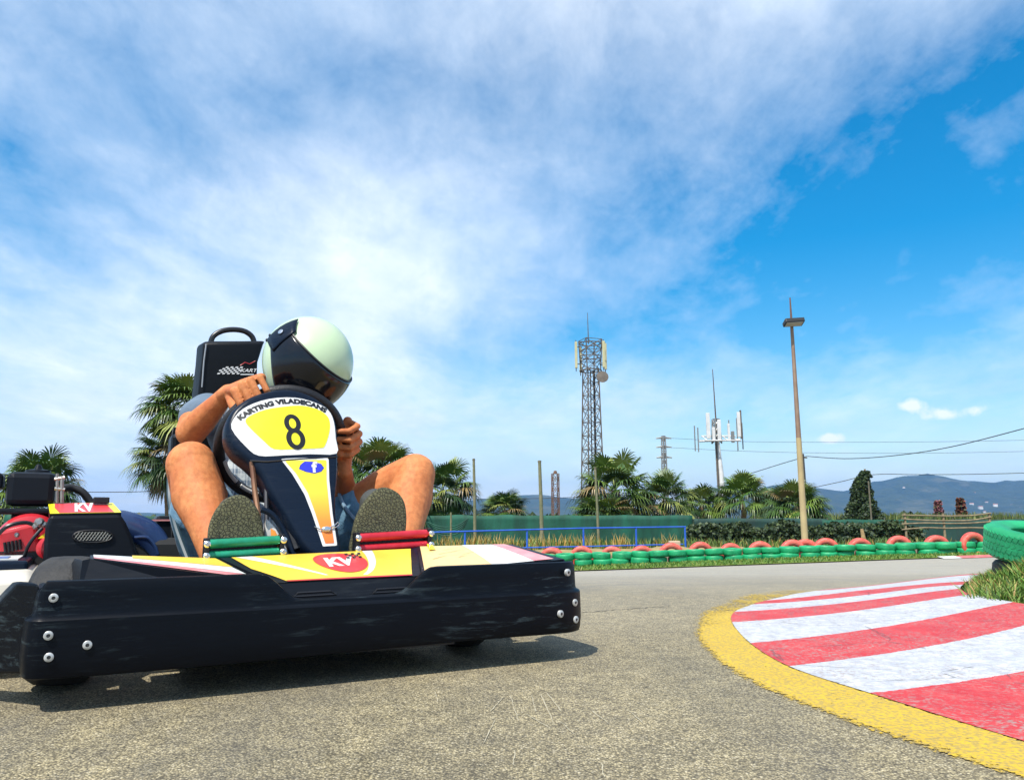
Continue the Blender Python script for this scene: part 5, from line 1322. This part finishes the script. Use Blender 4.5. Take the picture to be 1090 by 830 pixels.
# dark blue exhaust fender
FE = [(122, 544), (132, 543), (150, 548), (166, 556), (178, 570), (186, 590), (188, 606), (140, 606), (134, 570)]
b = bmesh.new(); P = catmull([k_at(px, py, 1.02) for px, py in FE[:7]], 5, False)
ra = [b.verts.new(p_) for p_ in P]; rb = [b.verts.new(p_+V((.0, -.02, -.016))) for p_ in P]; rc = [b.verts.new(p_+V((-.04, -.035, -.075))) for p_ in P]; rd = [b.verts.new(p_+V((0, .20, 0))) for p_ in P]
for r1, r2 in ((rd, ra), (ra, rb), (rb, rc)):
    for j in range(len(P)-1): b.faces.new((r1[j], r1[j+1], r2[j+1], r2[j]))
m_fend = M('blue_gloss_plastic', (.025, .055, .16), .28, var=(.015, .035, .10), vscale=6, coat=.4)
fe = obj('wheel_fender', b, m_fend, kart, auto=80); fe.modifiers.new('s', 'SOLIDIFY').thickness = .005
b = bmesh.new(); P = [k_at(px, py, .99) for px, py in ((143, 572), (156, 572), (164, 580), (168, 590))]; tube(b, catmull(P, 5, False), [.006]*16, 8); obj('fender_edge', b, m_fend, fe)
b = bmesh.new(); box(b, (k_at(165, 590, 1.0).x, 1.05, .20), (.22, .12, .22)); obj('radiator_block', b, m_blk, kart, bevel=.02, smooth=False)

# ================================================================== DRIVER
m_skin, n, p = mat('skin', (.60, .25, .12), .62, spec=.25)
t = n.add('ShaderNodeTexCoord').outputs['Object']
c = n.mix(n.ramp(n.noise(t, 14, 5, .6), [(.3, 0.0), (.7, 1.0)]), (.52, .17, .058), (.68, .27, .10))
c = n.mix(n.m('MULTIPLY', n.ramp(n.noise(t, 55, 5, .7), [(.42, 0.0), (.66, 1.0)]), .45), c, (.30, .085, .032))
hair = n.add('ShaderNodeMapping', ins={'Vector': t, 'Scale': (260, 260, 30)}).outputs[0]
c = n.mix(n.m('MULTIPLY', n.ramp(n.noise(hair, 1.0, 3, .6), [(.62, 0.0), (.72, 1.0)]), .35), c, (.20, .09, .05))
c = n.mix(n.m('MULTIPLY', n.ramp(n.noise(t, 6, 3), [(.45, 0.0), (.7, 1.0)]), .6), c, (.42, .10, .04))
n.l.new(c, p.inputs['Base Color']); p.inputs['Subsurface Weight'].default_value = .15; p.inputs['Subsurface Radius'].default_value = (.02, .008, .004); p.inputs['Subsurface Scale'].default_value = .3
b_ = n.add('ShaderNodeBump', ins={'Strength': .55, 'Distance': .006, 'Height': n.m('ADD', n.m('MULTIPLY', n.noise(t, 150, 3), .12), n.m('MULTIPLY', n.noise(t, 17, 4, .55), 1.1))}); n.l.new(b_.outputs[0], p.inputs['Normal'])
bm = bmesh.new()
pel = V((.01, 1.02, .22)); che = V((-.005, 1.03, .50)); nk = V((.05, .90, .76)); HC = k_at(327, 386, .715)
LS, RS = V((-.172, 1.0, .728)), V((.20, .98, .66))
blob3(bm, pel, (.16, .13, .13)); blob3(bm, (pel+che)/2, (.145, .11, .20)); blob3(bm, che, (.165, .12, .17)); blob3(bm, (LS+RS)/2+V((0, .0, -.05)), (.17, .09, .10))
limb(bm, [che+V((0, 0, .12)), nk, HC+V((0, .05, -.05))], [.09, .062, .06]); blob3(bm, HC, (.085, .095, .11))
# legs
LK, LA = V((-.252, .66, .530)), V((-.185, .43, .250)); RK, RA = V((.434, .60, .520)), V((.335, .435, .268))
def shin(K, A_, side):
    d_ = A_-K; m1 = K+d_*.30+V((0, .018, -.006)); m2 = K+d_*.62+V((0, .006, 0)); return [K, K+d_*.10, m1, m2, A_], [.067, .066, .074, .056, .043]
limb(bm, [V((-.09, 1.0, .22)), V((-.19, .80, .40)), LK], [.10, .085, .070]); limb(bm, *shin(LK, LA, -1))
limb(bm, [V((.11, 1.0, .22)), V((.27, .80, .37)), V((.36, .70, .465)), RK], [.10, .082, .073, .067]); limb(bm, *shin(RK, RA, 1))
blob3(bm, LK+V((0, -.018, .010)), (.050, .042, .050)); blob3(bm, RK+V((.008, -.018, .010)), (.050, .043, .050))
limb(bm, [LA, LA+V((0, -.05, -.015))], [.040, .036]); limb(bm, [RA, RA+V((-.02, -.05, -.015))], [.040, .036])
# arms
LE, LW = V((-.235, .87, .648)), k_at(243, 418, .715); RE, RW = V((.275, .86, .42)), k_at(366, 502, .68)
limb(bm, [LS, LS.lerp(LE, .5)+V((-.01, 0, 0)), LE], [.062, .055, .047]); limb(bm, [LE, LE.lerp(LW, .3), LE.lerp(LW, .75), LW], [.046, .044, .032, .027])
limb(bm, [RS, RS.lerp(RE, .5), RE], [.062, .052, .044]); limb(bm, [RE, RE.lerp(RW, .3), RE.lerp(RW, .75), RW], [.044, .046, .034, .028])
def hand(bm, ang, wrist, spread, flip, sc=1.26):
    """four fingers closed round the rim, thumb along its inner side"""
    P0 = wp(ang, WR+.006); tan = (wp(ang+.01)-wp(ang-.01)).normalized()*flip; rad = (P0-WC).normalized(); nr = WN
    kn = []
    for i in range(4):
        t_ = (i-1.5)*.0222*sc; lenf = (1.0, 1.1, 1.05, .88)[i]; o_ = P0+tan*t_; fr_ = .0088*sc*(1, 1.03, .98, .88)[i]
        k0 = o_+rad*.020*sc+nr*.032*sc+tan*spread*.0; k1 = o_+rad*(.036+.002*i % 2)*sc*lenf-nr*.004*sc; k2 = o_+rad*.010*sc-nr*.031*sc*lenf; k3 = o_-rad*.016*sc-nr*.022*sc
        limb(bm, [k0, k1, k2, k3], [fr_*1.12, fr_*1.08, fr_, fr_*.88], 14); kn.append(k0)
    wr_ = wrist
    for i, k_ in enumerate(kn):
        m_ = k_.lerp(wr_, .5)+rad*.004; limb(bm, [k_, m_, wr_+tan*(i-1.5)*.011], [.0125*sc, .0145*sc, .018*sc], 14)
    th = [wr_.lerp(kn[0], .30)-rad*.006, P0+tan*(-.052*sc)+nr*.026*sc-rad*.010, P0+tan*(-.050*sc)-nr*.004*sc-rad*.020, P0+tan*(-.030*sc)-nr*.024*sc-rad*.018]
    limb(bm, th, [.0165*sc, .0135*sc, .0125*sc, .0108*sc], 14)
hand(bm, R(124), LW, 0, -1); hand(bm, R(10), RW, 0, 1)
person = voxel('person', bm, m_skin, None, .0040, 2, .5)
person.location = KC; person.rotation_euler = (0, 0, KA)
tag(person, 'go-kart driver in helmet, grey shirt and denim shorts, knees apart, gripping the steering wheel', 'person')
# shirt
def cloth_mat(name, c1, c2, sc, plaid=None):
    m, n, p = mat(name, c1, .9, sheen=.1); t = n.add('ShaderNodeTexCoord').outputs['Object']
    c = n.mix(n.ramp(n.noise(t, sc, 6, .65), [(.35, 0.0), (.65, 1.0)]), c1, c2)
    if plaid:
        s = n.add('ShaderNodeSeparateXYZ', ins={0: t}); c = n.mix(n.m('LESS_THAN', n.m('ABSOLUTE', s.outputs[0]), .135), c, (.50, .55, .56))
        wx = n.m('GREATER_THAN', n.m('FRACT', n.m('MULTIPLY', s.outputs[0], plaid)), .6); wz = n.m('GREATER_THAN', n.m('FRACT', n.m('MULTIPLY', s.outputs[2], plaid)), .6)
        c = n.mix(n.m('MULTIPLY', n.m('MULTIPLY', n.m('ADD', wx, wz), .42), n.m('LESS_THAN', n.m('ABSOLUTE', s.outputs[0]), .135)), c, (.07, .12, .19))
        wf = n.m('GREATER_THAN', n.m('FRACT', n.m('MULTIPLY', n.m('ADD', s.outputs[0], .007), plaid*2)), .8); c = n.mix(n.m('MULTIPLY', n.m('MULTIPLY', wf, .6), n.m('LESS_THAN', n.m('ABSOLUTE', s.outputs[0]), .135)), c, (.62, .66, .68))
    n.l.new(c, p.inputs['Base Color'])
    h = n.m('ADD', n.noise(t, 18, 4, .6, .5), n.m('MULTIPLY', n.noise(t, 400, 2), .12)); b_ = n.add('ShaderNodeBump', ins={'Strength': .6, 'Distance': .012, 'Height': h}); n.l.new(b_.outputs[0], p.inputs['Normal'])
    return m
bm = bmesh.new(); blob3(bm, pel+V((0, .02, .02)), (.172, .14, .12)); blob3(bm, (pel+che)/2, (.165, .128, .21)); blob3(bm, che, (.182, .135, .18)); blob3(bm, (LS+RS)/2+V((0, .0, -.04)), (.185, .105, .11))
limb(bm, [LS, LS.lerp(LE, .42)+V((-.006, 0, .01))], [.072, .066]); limb(bm, [RS, RS.lerp(RE, .66)], [.076, .070])
blob3(bm, (che+pel)/2+V((.02, -.05, -.03)), (.14, .10, .15))
voxel('shirt', bm, cloth_mat('plaid_shirt', (.12, .17, .23), (.08, .12, .17), 9, 26), person, .007, 5)
# denim shorts
bm = bmesh.new(); blob3(bm, pel+V((0, 0, -.01)), (.178, .15, .13))
limb(bm, [V((-.09, 1.0, .22)), V((-.15, .88, .32)), V((-.19, .80, .395))], [.115, .108, .100])
limb(bm, [V((.11, 1.0, .22)), V((.20, .88, .30)), V((.30, .77, .40))], [.115, .106, .094])
shorts = voxel('shorts', bm, cloth_mat('denim', (.07, .19, .30), (.17, .32, .44), 16), person, .006, 4)
b = bmesh.new(); c0 = V((.306, .764, .408)); dx_ = V((.075, -.085, .09)).normalized(); x_, y_, z_ = frame(dx_)
tube(b, [c0+(x_*math.cos(a)+y_*math.sin(a))*.099 for a in np.linspace(0, 6.283, 33)[:-1]], .0065, 8, closed=True); obj('hem', b, cloth_mat('light_denim', (.24, .36, .46), (.14, .24, .34), 30), shorts)
# shoes
def sole_mat():
    m, n, p = mat('shoe_sole', (.10, .11, .05), .85); t = n.add('ShaderNodeTexCoord').outputs['Object']
    v1 = n.add('ShaderNodeTexVoronoi', feature='DISTANCE_TO_EDGE', ins={'Vector': t, 'Scale': 115.0}); e_ = n.ramp(v1.outputs[0], [(.02, 0.0), (.14, 1.0)])
    c = n.mix(e_, (.05, .05, .028), n.mix(n.noise(t, 25, 4), (.075, .078, .035), (.125, .12, .06)))
    n.l.new(c, p.inputs['Base Color']); b_ = n.add('ShaderNodeBump', ins={'Strength': .9, 'Distance': .004, 'Height': e_}); n.l.new(b_.outputs[0], p.inputs['Normal'])
    return m
m_sole = sole_mat(); m_shoe = M('dark_canvas', (.035, .04, .045), .85, var=(.06, .065, .06), vscale=20, bump=.4, bscale=80); m_foxing = M('sole_edge', (.11, .11, .08), .7)
for L, ankle, lab in (([(221, 590), (222, 574), (224, 557), (231, 541), (242, 530), (255, 525.8), (266, 530), (275, 542), (280, 558), (282, 577), (279, 600), (272, 618), (250, 626), (229, 616)], LA, None),
                 ([(374, 588), (377, 566), (381.5, 548), (390, 532.5), (401, 521), (411, 517.8), (422.5, 522), (430.5, 532), (433.5, 548), (432.5, 566), (428, 590), (420, 606), (400, 612), (382, 605)], RA, None)):
    SP0 = V((0, .315, .27)); SN = V((0, -1, .16)).normalized()
    P3 = [k_pl(px, py, SP0, SN) for px, py in L]; P3 = catmull(P3, 4)
    ctr = sum(P3, V())/len(P3); yax = SN.cross(V((1, 0, 0))).normalized(); yax = yax if yax.z > 0 else -yax; xax = yax.cross(SN).normalized(); xax = xax if xax.x > 0 else -xax
    p2 = [V(((q-ctr).dot(xax), (q-ctr).dot(yax))) for q in P3]
    def sfn(a, b__, off, ctr=ctr, xax=xax, yax=yax): return ctr+xax*a+yax*b__+SN*(off-.9*max(0, b__-.06)**2*2)
    bb = loft_panel('shoe', p2, [(.006, -.030), (.0, -.026), (-.001, -.010), (.002, -.002), (.006, 0)], m_sole, person, .03, sfn)
    bm = bmesh.new()
    for t_ in np.linspace(0, 1, 7):
        yy_ = min(q.y for q in p2)+.035+(max(q.y for q in p2)-min(q.y for q in p2)-.075)*t_
        c_ = sfn((p2[0].x*0)+.0, yy_, -.055); limb(bm, [c_], [.044+.008*math.sin(t_*3)])
        if t_ < .62: limb(bm, [sfn(0, yy_, -.085)], [.040])
    low = sfn(0, min(q.y for q in p2)+.06, -.075); limb(bm, [low, ankle+V((0, .01, -.01)), ankle+(ankle-low)*.12], [.046, .047, .046])
    # join the upper as one skin
    voxel('upper', bm, m_shoe, bb, .006, 6)

# helmet
HR = .153
T = (V((-.0, 0, 0))+(k_ray(328, 379)[0]-HC)).normalized()          # towards the viewer's side
Rr = T.cross(V((0, 0, 1))).normalized(); Rr = -Rr if Rr.x < 0 else Rr
Uu = Rr.cross(T).normalized(); Uu = Uu if Uu.z > 0 else -Uu
hu = (Rr*.62+Uu*.74+T*.20).normalized()
hf = (T-hu*T.dot(hu)).normalized(); hf = hf.normalized()
if (Matrix.Rotation(R(20), 3, hu) @ (T-hu*T.dot(hu)).normalized()).dot(Rr) < (T-hu*T.dot(hu)).normalized().dot(Rr): hf = (Matrix.Rotation(R(-34), 3, hu) @ hf).normalized()
else: hf = (Matrix.Rotation(R(34), 3, hu) @ hf).normalized()
hr = hf.cross(hu).normalized()
def hp(az_, el_, off=0.):
    """helmet shell point; az 0 = face, el up"""
    ce = math.cos(el_); x_ = math.sin(az_)*ce; y_ = math.cos(az_)*ce; z_ = math.sin(el_)
    rx, ry_, rz_ = HR*.93, HR*1.08, HR*1.0
    fx = 1.
    if z_ < 0:
        rz_ *= .97; front = max(0, y_); rz_ *= 1+.10*front; ry_ *= 1+.10*front*min(1, -z_*2); fx = 1-.10*(-z_)**1.5*(1-front*.4)
    p = V((x_*rx*fx, y_*ry_, z_*rz_)); q = p*(1+off/p.length)
    return HC+hr*q.x+hf*q.y+hu*q.z
def patch(b, azs, elf0, elf1, ne, off, closed=False):
    G = []
    for a in azs: G.append([b.verts.new(hp(a, elf0(a)+(elf1(a)-elf0(a))*j/ne, off)) for j in range(ne+1)])
    for i in range(len(azs) if closed else len(azs)-1):
        for j in range(ne): k = (i+1) % len(azs); b.faces.new((G[i][j], G[k][j], G[k][j+1], G[i][j+1]))
    return G
m_shell, n, p = mat('pearl_shell', (.50, .64, .40), .3, coat=.5); p.inputs['Coat Roughness'].default_value = .06
b = bmesh.new(); azs = [2*math.pi*i/72 for i in range(72)]
patch(b, azs, lambda a: R(-62), lambda a: R(89.9), 40, 0, True); bmesh.ops.remove_doubles(b, verts=b.verts[:], dist=.0004)
hel = obj('helmet', b, m_shell, person, auto=60); hel.modifiers.new('s', 'SOLIDIFY').thickness = .012
m_visor = M('visor', (.003, .004, .007), .16, coat=.25, spec=.35)
b = bmesh.new(); azs = [R(-100+200*i/60) for i in range(61)]
up_ = lambda a: R(21)+R(9)*max(0, (abs(a)-R(78))/R(22))**1.0
lo_ = lambda a: R(-50)+R(44)*sstep(R(30), R(98), abs(a))
patch(b, azs, lo_, up_, 18, .0055); vz = obj('visor', b, m_visor, hel, auto=60); vz.modifiers.new('s', 'SOLIDIFY').thickness = .004
b = bmesh.new(); tube(b, [hp(a, up_(a)+R(.6), .004) for a in azs], .0032, 6); obj('visor_trim', b, M('trim_rubber', (.02, .022, .02), .5), hel)
for s_ in (-1, 1):
    b = bmesh.new(); az2 = [s_*R(78+(102-78)*i/10) for i in range(11)]
    patch(b, az2, lambda a: R(-6)+R(-2)*math.sin(abs(a)), lambda a: R(26)+R(9)*max(0, (abs(a)-R(78))/R(22)), 6, .0095); sp2 = obj('visor_pivot', b, m_navy, hel, auto=60); sp2.modifiers.new('s', 'SOLIDIFY').thickness = .004
    b = bmesh.new(); c_ = hp(s_*R(90), R(12), .011); d_ = (c_-HC).normalized(); lathe(b, [(.009, 0), (.009, .003), (.004, .004), (0, .004)], 14, Matrix.Translation(c_) @ d_.to_track_quat('Z', 'Y').to_matrix().to_4x4()); obj('pivot_screw', b, m_chrome, hel)
    for e_ in (-4, -11):
        b = bmesh.new(); c_ = hp(s_*R(112), R(e_), .002); blob3(b, c_, (.004, .004, .006)); obj('vent_hole', b, m_ink, hel)
